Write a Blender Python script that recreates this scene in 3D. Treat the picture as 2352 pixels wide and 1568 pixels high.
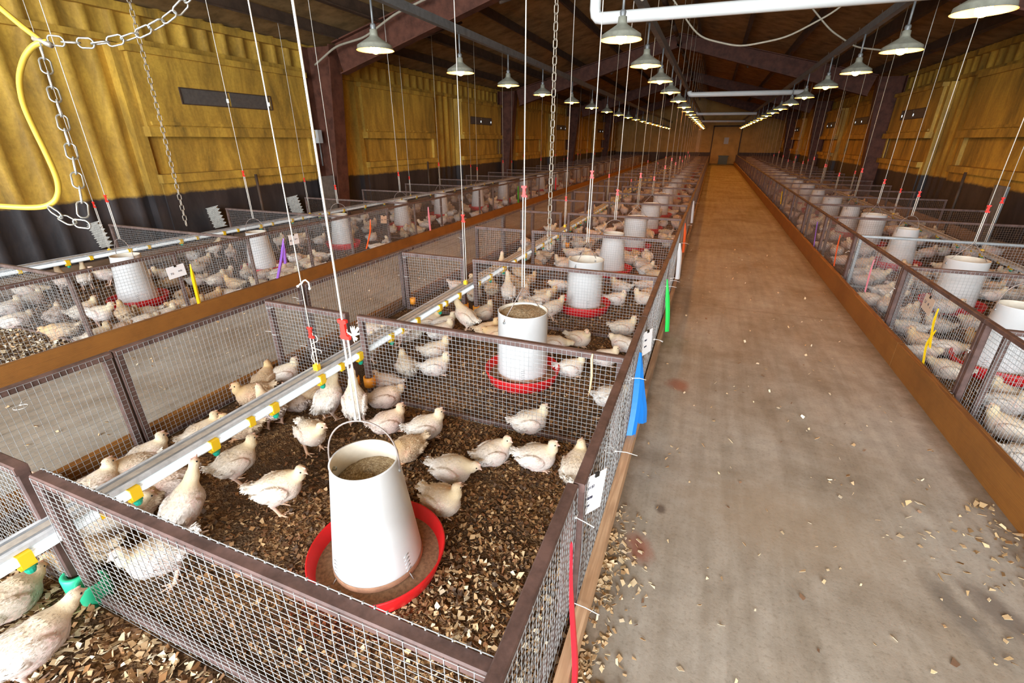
import bpy, math, random
import numpy as np
from mathutils import Vector, Matrix

for o in list(bpy.data.objects):
    bpy.data.objects.remove(o)
scene = bpy.context.scene
COL = scene.collection
PI = math.pi
R = math.radians

# ------------------------------------------------------------------ camera
cam_data = bpy.data.cameras.new('camera')
cam = bpy.data.objects.new('camera', cam_data)
COL.objects.link(cam)
cam.location = (0, 0, 1.55)
cam.rotation_euler = (R(90 - 23.42), 0, R(21.9))
cam_data.sensor_width = 36.0
cam_data.lens = 36.0 * 1064.0 / 2352.0
cam_data.clip_start = 0.05
cam_data.clip_end = 200
scene.camera = cam

# ------------------------------------------------------------------ view, world, daylight
scene.view_settings.view_transform = 'Standard'
scene.view_settings.look = 'None'
scene.view_settings.gamma = 1.0
scene.view_settings.use_curve_mapping = False
scene.view_settings.exposure = 0.0

world = bpy.data.worlds.new('world')
scene.world = world
world.use_nodes = True
world.node_tree.nodes['Background'].inputs['Color'].default_value = (0.62, 0.76, 1.0, 1)
world.node_tree.nodes['Background'].inputs['Strength'].default_value = 0.6


def area_light(name, loc, target, sx, sy, power, color):
    d = bpy.data.lights.new(name, 'AREA')
    d.shape = 'RECTANGLE'
    d.size = sx
    d.size_y = sy
    d.energy = power
    d.color = color
    o = bpy.data.objects.new(name, d)
    COL.objects.link(o)
    o.location = loc
    v = Vector(target) - Vector(loc)
    o.rotation_euler = v.to_track_quat('-Z', 'Y').to_euler()
    return o


# added daylight fill panel behind the camera, set at an unseen end opening
area_light('daylight_fill', (-0.7, -4.8, 2.15), (-0.7, 2.6, 0.8), 8.4, 3.2, 2050, (0.86, 0.93, 1.0))

LAMP_POWER = 16.0
LAMP_COLOR = (1.0, 0.37, 0.045)

# ------------------------------------------------------------------ helpers
rng = random.Random(7)


class MB:
    """collects shapes, builds ONE mesh object"""

    def __init__(self):
        self.v = []
        self.f = []
        self.m = []
        self.s = []
        self.n = 0

    def add(self, verts, faces, mat=0, smooth=False):
        b = self.n
        self.v.append(np.asarray(verts, dtype=float).reshape(-1, 3))
        self.n += len(self.v[-1])
        for f in faces:
            self.f.append([b + i for i in f])
            self.m.append(mat)
            self.s.append(smooth)
        return self

    def box(self, c, s, rot=None, mat=0):
        x, y, z = s[0] / 2, s[1] / 2, s[2] / 2
        V = np.array([(-x, -y, -z), (x, -y, -z), (x, y, -z), (-x, y, -z),
                      (-x, -y, z), (x, -y, z), (x, y, z), (-x, y, z)])
        if rot is not None:
            V = V @ np.array(rot.to_3x3()).T
        return self.add(V + np.array(c), [(0, 3, 2, 1), (4, 5, 6, 7), (0, 1, 5, 4), (1, 2, 6, 5), (2, 3, 7, 6), (3, 0, 4, 7)], mat)

    def span(self, a, b, mat=0):
        a = np.array(a, float)
        b = np.array(b, float)
        return self.box((a + b) / 2, np.abs(b - a), None, mat)

    def tube(self, pts, r, sides=8, mat=0, caps=True, smooth=True, squash=None):
        P = np.array(pts, float)
        n = len(P)
        rad = np.full(n, r, float) if np.isscalar(r) else np.array(r, float)
        T = np.gradient(P, axis=0)
        T /= np.linalg.norm(T, axis=1)[:, None] + 1e-12
        ref = np.array([0, 0, 1.0]) if abs(T[0][2]) < 0.9 else np.array([1.0, 0, 0])
        V = []
        u = np.cross(T[0], ref)
        u /= np.linalg.norm(u)
        for i in range(n):
            u = u - T[i] * (u @ T[i])
            u /= np.linalg.norm(u) + 1e-12
            w = np.cross(T[i], u)
            for k in range(sides):
                a = 2 * PI * (k + .5) / sides
                V.append(P[i] + rad[i] * (math.cos(a) * u + math.sin(a) * w * (squash or 1)))
        F = []
        for i in range(n - 1):
            for k in range(sides):
                k2 = (k + 1) % sides
                F.append((i * sides + k, i * sides + k2, (i + 1) * sides + k2, (i + 1) * sides + k))
        if caps:
            F.append(tuple(reversed(range(sides))))
            F.append(tuple((n - 1) * sides + k for k in range(sides)))
        return self.add(V, F, mat, smooth)

    def lathe(self, prof, segs=32, origin=(0, 0, 0), mat=0, smooth=True, closed=False):
        V = []
        o = np.array(origin, float)
        for (r, z) in prof:
            for k in range(segs):
                a = 2 * PI * k / segs
                V.append(o + (r * math.cos(a), r * math.sin(a), z))
        F = []
        n = len(prof)
        for i in range(n if closed else n - 1):
            j = (i + 1) % n
            for k in range(segs):
                k2 = (k + 1) % segs
                F.append((i * segs + k, i * segs + k2, j * segs + k2, j * segs + k))
        return self.add(V, F, mat, smooth)

    def prism(self, prof, a, b, up=(0, 0, 1), mat=0):
        """2D profile (u, w) swept from a to b; u = sideways, w = up"""
        a = np.array(a, float)
        b = np.array(b, float)
        t = (b - a) / np.linalg.norm(b - a)
        u = np.cross(t, up)
        u /= np.linalg.norm(u)
        w = np.cross(u, t)
        n = len(prof)
        V = [a + p[0] * u + p[1] * w for p in prof] + [b + p[0] * u + p[1] * w for p in prof]
        F = [(i, (i + 1) % n, n + (i + 1) % n, n + i) for i in range(n)]
        F += [tuple(reversed(range(n))), tuple(range(n, 2 * n))]
        return self.add(V, F, mat)

    def mesh(self, name, mats):
        me = bpy.data.meshes.new(name)
        V = np.concatenate(self.v) if self.v else np.zeros((0, 3))
        me.from_pydata(V.tolist(), [], self.f)
        for m in (mats if isinstance(mats, (list, tuple)) else [mats]):
            me.materials.append(m)
        me.polygons.foreach_set('material_index', self.m)
        me.polygons.foreach_set('use_smooth', self.s)
        me.update()
        return me

    def build(self, name, mats, parent=None):
        return link(name, self.mesh(name, mats), parent)


def link(name, data, parent=None, loc=None, rotz=None):
    o = bpy.data.objects.new(name, data)
    COL.objects.link(o)
    if parent is not None:
        o.parent = parent
    if loc is not None:
        o.location = loc
    if rotz is not None:
        o.rotation_euler = (0, 0, rotz)
    return o


def tag(o, label=None, cat=None, group=None, kind=None):
    if label:
        o['label'] = label
    if cat:
        o['category'] = cat
    if group:
        o['group'] = group
    if kind:
        o['kind'] = kind
    return o


def thing(name, label, cat, loc=(0, 0, 0), rotz=0.0, group=None):
    return tag(link(name, None, None, loc, rotz), label, cat, group)


def copy_tree(o, parent=None):
    c = o.copy()
    COL.objects.link(c)
    if parent is not None:
        c.parent = parent
    for ch in list(o.children):
        copy_tree(ch, c)
    return c


def fast_mesh(name, V, F4, mats, smooth=True, col=None):
    """quads only, numpy"""
    me = bpy.data.meshes.new(name)
    V = np.ascontiguousarray(V, dtype=np.float32)
    F4 = np.ascontiguousarray(F4, dtype=np.int32)
    me.vertices.add(len(V))
    me.vertices.foreach_set('co', V.ravel())
    me.loops.add(F4.size)
    me.loops.foreach_set('vertex_index', F4.ravel())
    me.polygons.add(len(F4))
    me.polygons.foreach_set('loop_start', np.arange(len(F4), dtype=np.int32) * 4)
    me.polygons.foreach_set('loop_total', np.full(len(F4), 4, dtype=np.int32))
    me.polygons.foreach_set('use_smooth', np.full(len(F4), smooth, dtype=bool))
    for m in (mats if isinstance(mats, (list, tuple)) else [mats]):
        me.materials.append(m)
    if col is not None:
        ca = me.color_attributes.new('col', 'FLOAT_COLOR', 'POINT')
        c4 = np.ones((len(V), 4), dtype=np.float32)
        c4[:, :3] = col
        ca.data.foreach_set('color', c4.ravel())
    me.update(calc_edges=True)
    me.validate()
    return me


# ------------------------------------------------------------------ materials
def new_mat(name):
    m = bpy.data.materials.new(name)
    m.use_nodes = True
    nt = m.node_tree
    return m, nt, nt.nodes['Principled BSDF']


def N(nt, t, **kw):
    n = nt.nodes.new(t)
    for k, v in kw.items():
        if k in n.inputs:
            n.inputs[k].default_value = v
        else:
            setattr(n, k, v)
    return n


def L(nt, a, b):
    nt.links.new(a, b)


def ramp(nt, fac, stops):
    r = nt.nodes.new('ShaderNodeValToRGB')
    e = r.color_ramp.elements
    while len(e) < len(stops):
        e.new(0.5)
    for i, (p, c) in enumerate(stops):
        e[i].position = p
        e[i].color = (c[0], c[1], c[2], 1) if len(c) == 3 else c
    L(nt, fac, r.inputs['Fac'])
    return r.outputs['Color']


def mixc(nt, fac, a, b, mode='MIX'):
    m = nt.nodes.new('ShaderNodeMix')
    m.data_type = 'RGBA'
    m.blend_type = mode
    for s, v in ((m.inputs[0], fac), (m.inputs[6], a), (m.inputs[7], b)):
        if hasattr(v, 'is_linked'):
            L(nt, v, s)
        elif isinstance(v, (int, float)):
            s.default_value = v
        else:
            s.default_value = (v[0], v[1], v[2], 1)
    return m.outputs[2]


def noise(nt, scale, detail=4, rough=0.6, vec=None, dist=0.0):
    n = N(nt, 'ShaderNodeTexNoise')
    n.inputs['Scale'].default_value = scale
    n.inputs['Detail'].default_value = detail
    n.inputs['Roughness'].default_value = rough
    n.inputs['Distortion'].default_value = dist
    if vec is not None:
        L(nt, vec, n.inputs['Vector'])
    return n.outputs['Fac']


def objvec(nt, scale=(1, 1, 1), rot=(0, 0, 0)):
    tc = N(nt, 'ShaderNodeTexCoord')
    mp = N(nt, 'ShaderNodeMapping')
    mp.inputs['Scale'].default_value = scale
    mp.inputs['Rotation'].default_value = rot
    L(nt, tc.outputs['Object'], mp.inputs['Vector'])
    return mp.outputs['Vector']


def bump(nt, bsdf, height, strength=0.3, dist=0.01):
    b = N(nt, 'ShaderNodeBump')
    b.inputs['Strength'].default_value = strength
    b.inputs['Distance'].default_value = dist
    L(nt, height, b.inputs['Height'])
    L(nt, b.outputs['Normal'], bsdf.inputs['Normal'])


def simple(name, color, rough=0.5, metal=0.0, var=0.0, nscale=20, bumpy=0.0, spec=0.5, second=None):
    m, nt, b = new_mat(name)
    b.inputs['Roughness'].default_value = rough
    b.inputs['Metallic'].default_value = metal
    b.inputs['Specular IOR Level'].default_value = spec
    if var > 0 or second:
        v = objvec(nt)
        f = noise(nt, nscale, 5, 0.65, v)
        d = second or tuple(max(0, c * (1 - var)) for c in color)
        c = ramp(nt, f, [(0.35, d), (0.62, color)])
        L(nt, c, b.inputs['Base Color'])
        if bumpy:
            bump(nt, b, f, bumpy, 0.004)
    else:
        b.inputs['Base Color'].default_value = (*color, 1)
    return m


def emissive(name, color, strength, sample=False):
    m, nt, b = new_mat(name)
    b.inputs['Base Color'].default_value = (*color, 1)
    b.inputs['Emission Color'].default_value = (*color, 1)
    b.inputs['Emission Strength'].default_value = strength
    if not sample:
        m.cycles.emission_sampling = 'NONE'
    return m


M = {}
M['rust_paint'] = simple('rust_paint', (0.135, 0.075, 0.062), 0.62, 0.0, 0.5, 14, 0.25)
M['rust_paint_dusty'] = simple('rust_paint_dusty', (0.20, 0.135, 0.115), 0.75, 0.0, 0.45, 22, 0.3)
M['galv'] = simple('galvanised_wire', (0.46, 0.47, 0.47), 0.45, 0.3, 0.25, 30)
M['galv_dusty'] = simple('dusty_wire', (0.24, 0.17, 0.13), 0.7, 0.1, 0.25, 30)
M['bail'] = simple('bail_wire', (0.33, 0.27, 0.24), 0.5, 0.3, 0.3, 30)
M['galv_frame'] = simple('galvanised_frame', (0.42, 0.45, 0.46), 0.4, 0.6, 0.2, 12)
M['zinc'] = simple('zinc_chain', (0.68, 0.72, 0.72), 0.28, 0.85, 0.2, 40)
M['oldchain'] = simple('old_chain', (0.42, 0.37, 0.30), 0.5, 0.6, 0.3, 40)
M['alu'] = simple('drinker_rail_metal', (0.66, 0.68, 0.70), 0.45, 0.15, 0.35, 14)
M['white_plastic'] = simple('white_plastic', (0.66, 0.66, 0.65), 0.35, 0.0, 0.06, 6)
M['groove'] = simple('rail_groove', (0.33, 0.35, 0.37), 0.5, 0.2, 0.3, 20)
M['pvc'] = simple('white_pipe', (0.74, 0.77, 0.755), 0.3, 0.0, 0.05, 5)
M['red_plastic'] = simple('red_plastic', (0.62, 0.012, 0.014), 0.38, 0.0, 0.2, 9)
M['cleat_red'] = simple('cleat_red', (0.80, 0.03, 0.02), 0.4)
M['yellow_plastic'] = simple('yellow_plastic', (0.90, 0.58, 0.02), 0.4)
M['green_plastic'] = simple('green_cup', (0.01, 0.34, 0.22), 0.4)
M['green_cap'] = simple('green_cap', (0.03, 0.55, 0.28), 0.38, 0, 0.12, 8)
M['orange_cap'] = simple('orange_cap', (0.88, 0.33, 0.03), 0.5, 0, 0.15, 20)
M['rope'] = simple('white_rope', (0.78, 0.74, 0.66), 0.8, 0, 0.2, 90)
M['rope_dusty'] = simple('dusty_rope', (0.50, 0.42, 0.31), 0.9, 0, 0.3, 60)
M['tie'] = simple('cable_tie_nylon', (0.85, 0.85, 0.82), 0.45)
M['card'] = simple('card_paper', (0.84, 0.83, 0.84), 0.7)
M['card_tan'] = simple('card_tan', (0.60, 0.48, 0.38), 0.8)
M['ink'] = simple('ink', (0.03, 0.03, 0.06), 0.7)
M['pulp'] = simple('grey_pulp', (0.44, 0.41, 0.36), 0.9, 0, 0.35, 18, 0.3)
M['column'] = simple('column_red_oxide', (0.125, 0.046, 0.028), 0.65, 0, 0.5, 5, 0.2, 0.25)
M['dark_steel'] = simple('dark_steel', (0.09, 0.055, 0.035), 0.7, 0.2, 0.4, 6)
M['conduit'] = simple('grey_channel', (0.22, 0.235, 0.24), 0.5, 0.4, 0.3, 12)
M['shade'] = simple('lamp_shade_outside', (0.36, 0.37, 0.30), 0.5, 0.3, 0.3, 14)
M['shade_in'] = simple('lamp_shade_enamel', (0.92, 0.90, 0.84), 0.4)
M['bulb'] = emissive('bulb_glow', LAMP_COLOR, LAMP_POWER * 12.5, True)
M['gap'] = emissive('daylight_gap', (0.80, 0.93, 1.0), 2.2)
M['louver'] = simple('vent_louver', (0.115, 0.105, 0.095), 0.6, 0.1, 0.25, 20)
M['black'] = simple('black_gloss', (0.012, 0.010, 0.009), 0.15)
M['bin'] = simple('dark_green_plastic', (0.05, 0.06, 0.03), 0.5)
M['hose'] = simple('yellow_hose', (0.66, 0.45, 0.05), 0.5, 0, 0.15, 25)
M['cable'] = simple('grey_cable', (0.36, 0.32, 0.24), 0.6, 0, 0.2, 30)
M['boxgrey'] = simple('junction_box_grey', (0.40, 0.42, 0.42), 0.5)
for nm, c in (('tape_red', (0.86, 0.02, 0.04)), ('tape_blue', (0.01, 0.20, 0.66)), ('tape_green', (0.02, 0.70, 0.10)),
              ('tape_white', (0.82, 0.84, 0.86)), ('tape_orange', (0.90, 0.13, 0.03)), ('tape_yellow', (0.90, 0.62, 0.01)),
              ('tape_purple', (0.36, 0.16, 0.72)), ('tape_pink', (0.88, 0.30, 0.38)), ('tape_darkgreen', (0.05, 0.36, 0.02))):
    M[nm] = simple(nm, c, 0.35)


def wood(name, light, dark, axis='Y', scale=9.0, rough=0.65):
    m, nt, b = new_mat(name)
    sc = {'Y': (7, 0.35, 7), 'X': (0.35, 7, 7), 'Z': (7, 7, 0.35)}[axis]
    v = objvec(nt, sc)
    w = N(nt, 'ShaderNodeTexWave')
    w.wave_type = 'BANDS'
    w.bands_direction = 'Z'
    w.inputs['Scale'].default_value = scale
    w.inputs['Distortion'].default_value = 9
    w.inputs['Detail'].default_value = 3
    w.inputs['Detail Scale'].default_value = 0.7
    L(nt, v, w.inputs['Vector'])
    n = noise(nt, 3, 5, 0.6, v)
    f = mixc(nt, 0.35, w.outputs['Color'], n)
    c = ramp(nt, f, [(0.15, dark), (0.75, light)])
    n2 = noise(nt, 2.3, 5, 0.7, objvec(nt))
    c = mixc(nt, ramp(nt, n2, [(0.42, (0, 0, 0)), (0.7, (0.45, 0.45, 0.45))]), c, tuple(x * 0.55 for x in dark))
    L(nt, c, b.inputs['Base Color'])
    b.inputs['Roughness'].default_value = rough
    bump(nt, b, f, 0.15, 0.002)
    return m


M['new_board'] = wood('new_softwood_board', (0.66, 0.43, 0.26), (0.50, 0.30, 0.17))
M['old_board'] = wood('weathered_board', (0.38, 0.27, 0.18), (0.24, 0.15, 0.09))
M['brown_board'] = wood('brown_stained_board', (0.33, 0.135, 0.022), (0.17, 0.062, 0.009))


def concrete():
    m, nt, b = new_mat('barn_concrete')
    tc = N(nt, 'ShaderNodeTexCoord')
    p = tc.outputs['Object']
    n1 = noise(nt, 1.1, 7, 0.62, p, 0.6)
    n2 = noise(nt, 9, 6, 0.7, p)
    n3 = noise(nt, 70, 3, 0.7, p)
    mp = N(nt, 'ShaderNodeMapping')
    mp.inputs['Scale'].default_value = (6, 0.5, 1)
    L(nt, p, mp.inputs['Vector'])
    streak = noise(nt, 2.2, 5, 0.6, mp.outputs['Vector'], 0.3)
    c = ramp(nt, n1, [(0.30, (0.26, 0.21, 0.155)), (0.50, (0.375, 0.33, 0.272)), (0.68, (0.44, 0.41, 0.36))])
    c = mixc(nt, 0.55, c, ramp(nt, n2, [(0.3, (0.62, 0.6, 0.58)), (0.6, (1, 1, 1))]), 'MULTIPLY')
    c = mixc(nt, 0.45, c, ramp(nt, streak, [(0.35, (0.62, 0.58, 0.52)), (0.6, (1, 1, 1))]), 'MULTIPLY')
    c = mixc(nt, 0.4, c, ramp(nt, n3, [(0.33, (0.55, 0.52, 0.48)), (0.47, (1, 1, 1))]), 'MULTIPLY')
    sx = N(nt, 'ShaderNodeSeparateXYZ')
    L(nt, p, sx.inputs[0])

    def band(x0, w, jitter):
        s = N(nt, 'ShaderNodeMath', operation='SUBTRACT')
        L(nt, sx.outputs['X'], s.inputs[0])
        s.inputs[1].default_value = x0
        a = N(nt, 'ShaderNodeMath', operation='ABSOLUTE')
        L(nt, s.outputs[0], a.inputs[0])
        j = N(nt, 'ShaderNodeMath', operation='MULTIPLY_ADD')
        L(nt, n2, j.inputs[0])
        j.inputs[1].default_value = jitter
        L(nt, a.outputs[0], j.inputs[2])
        r = N(nt, 'ShaderNodeMapRange')
        r.inputs['From Min'].default_value = jitter * 0.5
        r.inputs['From Max'].default_value = jitter * 0.5 + w
        r.inputs['To Min'].default_value = 1
        r.inputs['To Max'].default_value = 0
        L(nt, j.outputs[0], r.inputs['Value'])
        return r.outputs[0]
    dirt = (0.115, 0.075, 0.04)
    for x0, w, k in ((1.465, 0.13, 0.75), (-0.165, 0.06, 0.5), (-4.2, 0.10, 0.6), (-2.62, 0.12, 0.55)):
        f = band(x0, w, 0.14)
        mm = N(nt, 'ShaderNodeMath', operation='MULTIPLY')
        L(nt, f, mm.inputs[0])
        mm.inputs[1].default_value = k
        c = mixc(nt, mm.outputs[0], c, dirt)

    def spot(x, y, rx, ry, color, amt, rot=0.0):
        nonlocal c
        q = N(nt, 'ShaderNodeMapping')
        q.vector_type = 'TEXTURE'
        q.inputs['Location'].default_value = (x, y, 0)
        q.inputs['Rotation'].default_value = (0, 0, rot)
        q.inputs['Scale'].default_value = (rx, ry, 1)
        L(nt, p, q.inputs['Vector'])
        d = N(nt, 'ShaderNodeVectorMath', operation='LENGTH')
        L(nt, q.outputs['Vector'], d.inputs[0])
        j = N(nt, 'ShaderNodeMath', operation='MULTIPLY_ADD')
        L(nt, n2, j.inputs[0])
        j.inputs[1].default_value = 1.6
        L(nt, d.outputs['Value'], j.inputs[2])
        r = N(nt, 'ShaderNodeMapRange')
        r.inputs['From Min'].default_value = 1.3
        r.inputs['From Max'].default_value = 2.1
        r.inputs['To Min'].default_value = amt
        r.inputs['To Max'].default_value = 0
        L(nt, j.outputs[0], r.inputs['Value'])
        c = mixc(nt, r.outputs[0], c, color)
    spot(-0.045, 1.515, 0.055, 0.075, (0.30, 0.10, 0.06), 0.75, 0.4)
    spot(0.01, 3.05, 0.07, 0.09, (0.30, 0.10, 0.06), 0.7)
    spot(0.02, 1.78, 0.025, 0.03, (0.12, 0.09, 0.07), 0.9)
    spot(1.06, 1.66, 0.05, 0.16, (0.16, 0.135, 0.11), 0.85, 0.3)
    spot(1.20, 1.70, 0.06, 0.16, (0.17, 0.14, 0.115), 0.85, 0.5)
    spot(0.55, 1.9, 0.4, 0.25, (0.36, 0.27, 0.18), 0.35)
    # hairline control joints across the aisle
    for yj in (4.95, 13.2):
        s = N(nt, 'ShaderNodeMath', operation='MULTIPLY_ADD')
        L(nt, n2, s.inputs[0])
        s.inputs[1].default_value = 0.06
        L(nt, sx.outputs['Y'], s.inputs[2])
        q = N(nt, 'ShaderNodeMath', operation='COMPARE')
        L(nt, s.outputs[0], q.inputs[0])
        q.inputs[1].default_value = yj
        q.inputs[2].default_value = 0.012
        mm = N(nt, 'ShaderNodeMath', operation='MULTIPLY')
        L(nt, q.outputs[0], mm.inputs[0])
        mm.inputs[1].default_value = 0.35
        c = mixc(nt, mm.outputs[0], c, (0.16, 0.13, 0.10))
    L(nt, c, b.inputs['Base Color'])
    b.inputs['Roughness'].default_value = 0.72
    b.inputs['Specular IOR Level'].default_value = 0.3
    bump(nt, b, mixc(nt, 0.5, n2, n3), 0.25, 0.004)
    return m


M['concrete'] = concrete()


def litter():
    m, nt, b = new_mat('wood_litter')
    v = objvec(nt)
    vo = N(nt, 'ShaderNodeTexVoronoi')
    vo.inputs['Scale'].default_value = 62
    vo.inputs['Randomness'].default_value = 1
    L(nt, v, vo.inputs['Vector'])
    vo2 = N(nt, 'ShaderNodeTexVoronoi')
    vo2.inputs['Scale'].default_value = 120
    L(nt, v, vo2.inputs['Vector'])
    big = noise(nt, 2.6, 6, 0.65, v, 0.4)
    fine = noise(nt, 160, 3, 0.7, v)
    sep = N(nt, 'ShaderNodeSeparateColor')
    L(nt, vo.outputs['Color'], sep.inputs[0])
    chips = ramp(nt, sep.outputs[0], [(0.0, (0.055, 0.027, 0.011)), (0.45, (0.145, 0.07, 0.026)), (0.8, (0.26, 0.14, 0.058)), (1.0, (0.42, 0.26, 0.12))])
    dark = ramp(nt, fine, [(0.3, (0.045, 0.026, 0.014)), (0.7, (0.14, 0.08, 0.04))])
    f = ramp(nt, big, [(0.42, (0, 0, 0)), (0.58, (1, 1, 1))])
    c = mixc(nt, f, chips, dark)
    L(nt, c, b.inputs['Base Color'])
    b.inputs['Roughness'].default_value = 0.9
    b.inputs['Specular IOR Level'].default_value = 0.2
    bump(nt, b, mixc(nt, 0.5, vo.outputs['Distance'], vo2.outputs['Distance']), 0.9, 0.012)
    return m


M['litter'] = litter()


def chip_mat(name, lo, mid, hi):
    m, nt, b = new_mat(name)
    at = N(nt, 'ShaderNodeAttribute')
    at.attribute_name = 'col'
    n = noise(nt, 300, 2, 0.6, objvec(nt))
    c = mixc(nt, 0.35, at.outputs['Color'], ramp(nt, n, [(0.3, (0.55, 0.5, 0.45)), (0.7, (1, 1, 1))]), 'MULTIPLY')
    L(nt, c, b.inputs['Base Color'])
    b.inputs['Roughness'].default_value = 0.8
    return m


M['chips'] = chip_mat('wood_chips', 0, 0, 0)


def wall_paint(name, rib=True):
    m, nt, b = new_mat(name)
    tc = N(nt, 'ShaderNodeTexCoord')
    p = tc.outputs['Object']
    mp = N(nt, 'ShaderNodeMapping')
    mp.inputs['Scale'].default_value = (1, 1.6, 0.35)
    L(nt, p, mp.inputs['Vector'])
    n1 = noise(nt, 2.0, 7, 0.68, mp.outputs['Vector'], 0.5)
    n2 = noise(nt, 26, 5, 0.7, p)
    n3 = noise(nt, 5, 6, 0.7, p)
    c = ramp(nt, n1, [(0.28, (0.17, 0.11, 0.025)), (0.45, (0.42, 0.25, 0.038)), (0.62, (0.66, 0.41, 0.06))])
    c = mixc(nt, 0.4, c, ramp(nt, n2, [(0.3, (0.5, 0.45, 0.35)), (0.62, (1, 1, 1))]), 'MULTIPLY')
    sx = N(nt, 'ShaderNodeSeparateXYZ')
    L(nt, p, sx.inputs[0])
    j = N(nt, 'ShaderNodeMath', operation='MULTIPLY_ADD')
    L(nt, n3, j.inputs[0])
    j.inputs[1].default_value = 0.10
    L(nt, sx.outputs['Z'], j.inputs[2])
    r = N(nt, 'ShaderNodeMapRange')
    r.inputs['From Min'].default_value = 0.905
    r.inputs['From Max'].default_value = 0.945
    r.inputs['To Min'].default_value = 1
    r.inputs['To Max'].default_value = 0
    L(nt, j.outputs[0], r.inputs['Value'])
    tar = ramp(nt, n1, [(0.35, (0.018, 0.016, 0.018)), (0.7, (0.06, 0.048, 0.046))])
    c = mixc(nt, r.outputs[0], c, tar)
    L(nt, c, b.inputs['Base Color'])
    b.inputs['Roughness'].default_value = 0.62
    bump(nt, b, n2, 0.35, 0.006)
    return m


M['wall'] = wall_paint('yellow_wall_paint')
M['foam'] = simple('sprayed_ceiling', (0.36, 0.23, 0.095), 0.95, 0, 0.5, 3.2, 0.6, 0.2)
M['endwall'] = simple('ochre_end_wall', (0.50, 0.30, 0.075), 0.7, 0, 0.25, 2.5)
M['endwall_dark'] = simple('end_wall_dado', (0.07, 0.045, 0.035), 0.7, 0, 0.3, 4)


def chicken_mat():
    m, nt, b = new_mat('chicken_plumage')
    at = N(nt, 'ShaderNodeAttribute')
    at.attribute_name = 'col'
    oi = N(nt, 'ShaderNodeObjectInfo')
    v = objvec(nt, (22, 60, 60))
    f = noise(nt, 4.0, 5, 0.7, v, 1.2)
    f2 = noise(nt, 45, 4, 0.7, objvec(nt))
    c = mixc(nt, 0.15, at.outputs['Color'], ramp(nt, f, [(0.32, (0.62, 0.52, 0.46)), (0.55, (1, 1, 1))]), 'MULTIPLY')
    c = mixc(nt, 1.0, c, oi.outputs['Color'], 'MULTIPLY')
    L(nt, c, b.inputs['Base Color'])
    b.inputs['Roughness'].default_value = 0.85
    b.inputs['Specular IOR Level'].default_value = 0.15
    b.inputs['Sheen Weight'].default_value = 0.15
    bump(nt, b, mixc(nt, 0.4, f, f2), 0.5, 0.005)
    return m


M['chicken'] = chicken_mat()


def feed_mat():
    m, nt, b = new_mat('feed_pellets')
    v = objvec(nt)
    vo = N(nt, 'ShaderNodeTexVoronoi')
    vo.inputs['Scale'].default_value = 170
    L(nt, v, vo.inputs['Vector'])
    sep = N(nt, 'ShaderNodeSeparateColor')
    L(nt, vo.outputs['Color'], sep.inputs[0])
    c = ramp(nt, sep.outputs[0], [(0, (0.20, 0.125, 0.06)), (0.6, (0.36, 0.26, 0.14)), (1, (0.50, 0.40, 0.26))])
    L(nt, c, b.inputs['Base Color'])
    b.inputs['Roughness'].default_value = 0.85
    bump(nt, b, vo.outputs['Distance'], 0.8, 0.006)
    return m


M['feed'] = feed_mat()
M['mash'] = simple('mash_in_pan', (0.33, 0.19, 0.10), 0.95, 0, 0.45, 70, 0.4)
M['inner_stain'] = simple('dusty_hopper_inside', (0.72, 0.65, 0.53), 0.6, 0, 0.15, 12)
M['feed_stain'] = simple('feed_stained_plastic', (0.52, 0.30, 0.18), 0.6, 0, 0.3, 30)

# ------------------------------------------------------------------ the house
XL, XR, XM = -7.05, 4.35, -1.35
Y0, Y1 = -5.0, 39.0
EAVE, SLOPE = 3.12, 0.25


def roof_z(x):
    return EAVE + SLOPE * ((x - XL) if x < XM else (XR - x))


b = MB()
b.span((XL - 0.3, Y0 - 0.3, -0.15), (XR + 0.3, Y1 + 0.3, 0.0))
tag(b.build('floor', M['concrete']), kind='structure')

b = MB()
for xa, xb in ((XL - 0.25, XM), (XM, XR + 0.25)):
    za, zb = roof_z(xa), roof_z(xb)
    n = 60
    V = []
    F = []
    ys = np.linspace(Y0, Y1, n)
    for y in ys:
        w = 0.02 * math.sin(y * 2.3)
        V += [(xa, y, za), ((xa * 2 + xb) / 3, y, (za * 2 + zb) / 3 + w), ((xa + 2 * xb) / 3, y, (za + 2 * zb) / 3 - w), (xb, y, zb)]
    for i in range(n - 1):
        for k in range(3):
            a = i * 4 + k
            F.append((a, a + 1, a + 5, a + 4))
    b.add(V, F, 0, True)
    V2 = [(xa, Y0, za + .12), (xb, Y0, zb + .12), (xb, Y1, zb + .12), (xa, Y1, za + .12)]
    b.add(V2, [(0, 1, 2, 3)])
tag(b.build('ceiling', M['foam']), kind='structure')


def rib(y):
    t = (y / 0.305) % 1.0
    return 0.04 * max(0.0, min(1.0, (0.5 - abs(t - 0.5)) * 9 - 2.6)) if 0.3 < t < 0.7 else 0.0


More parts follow.
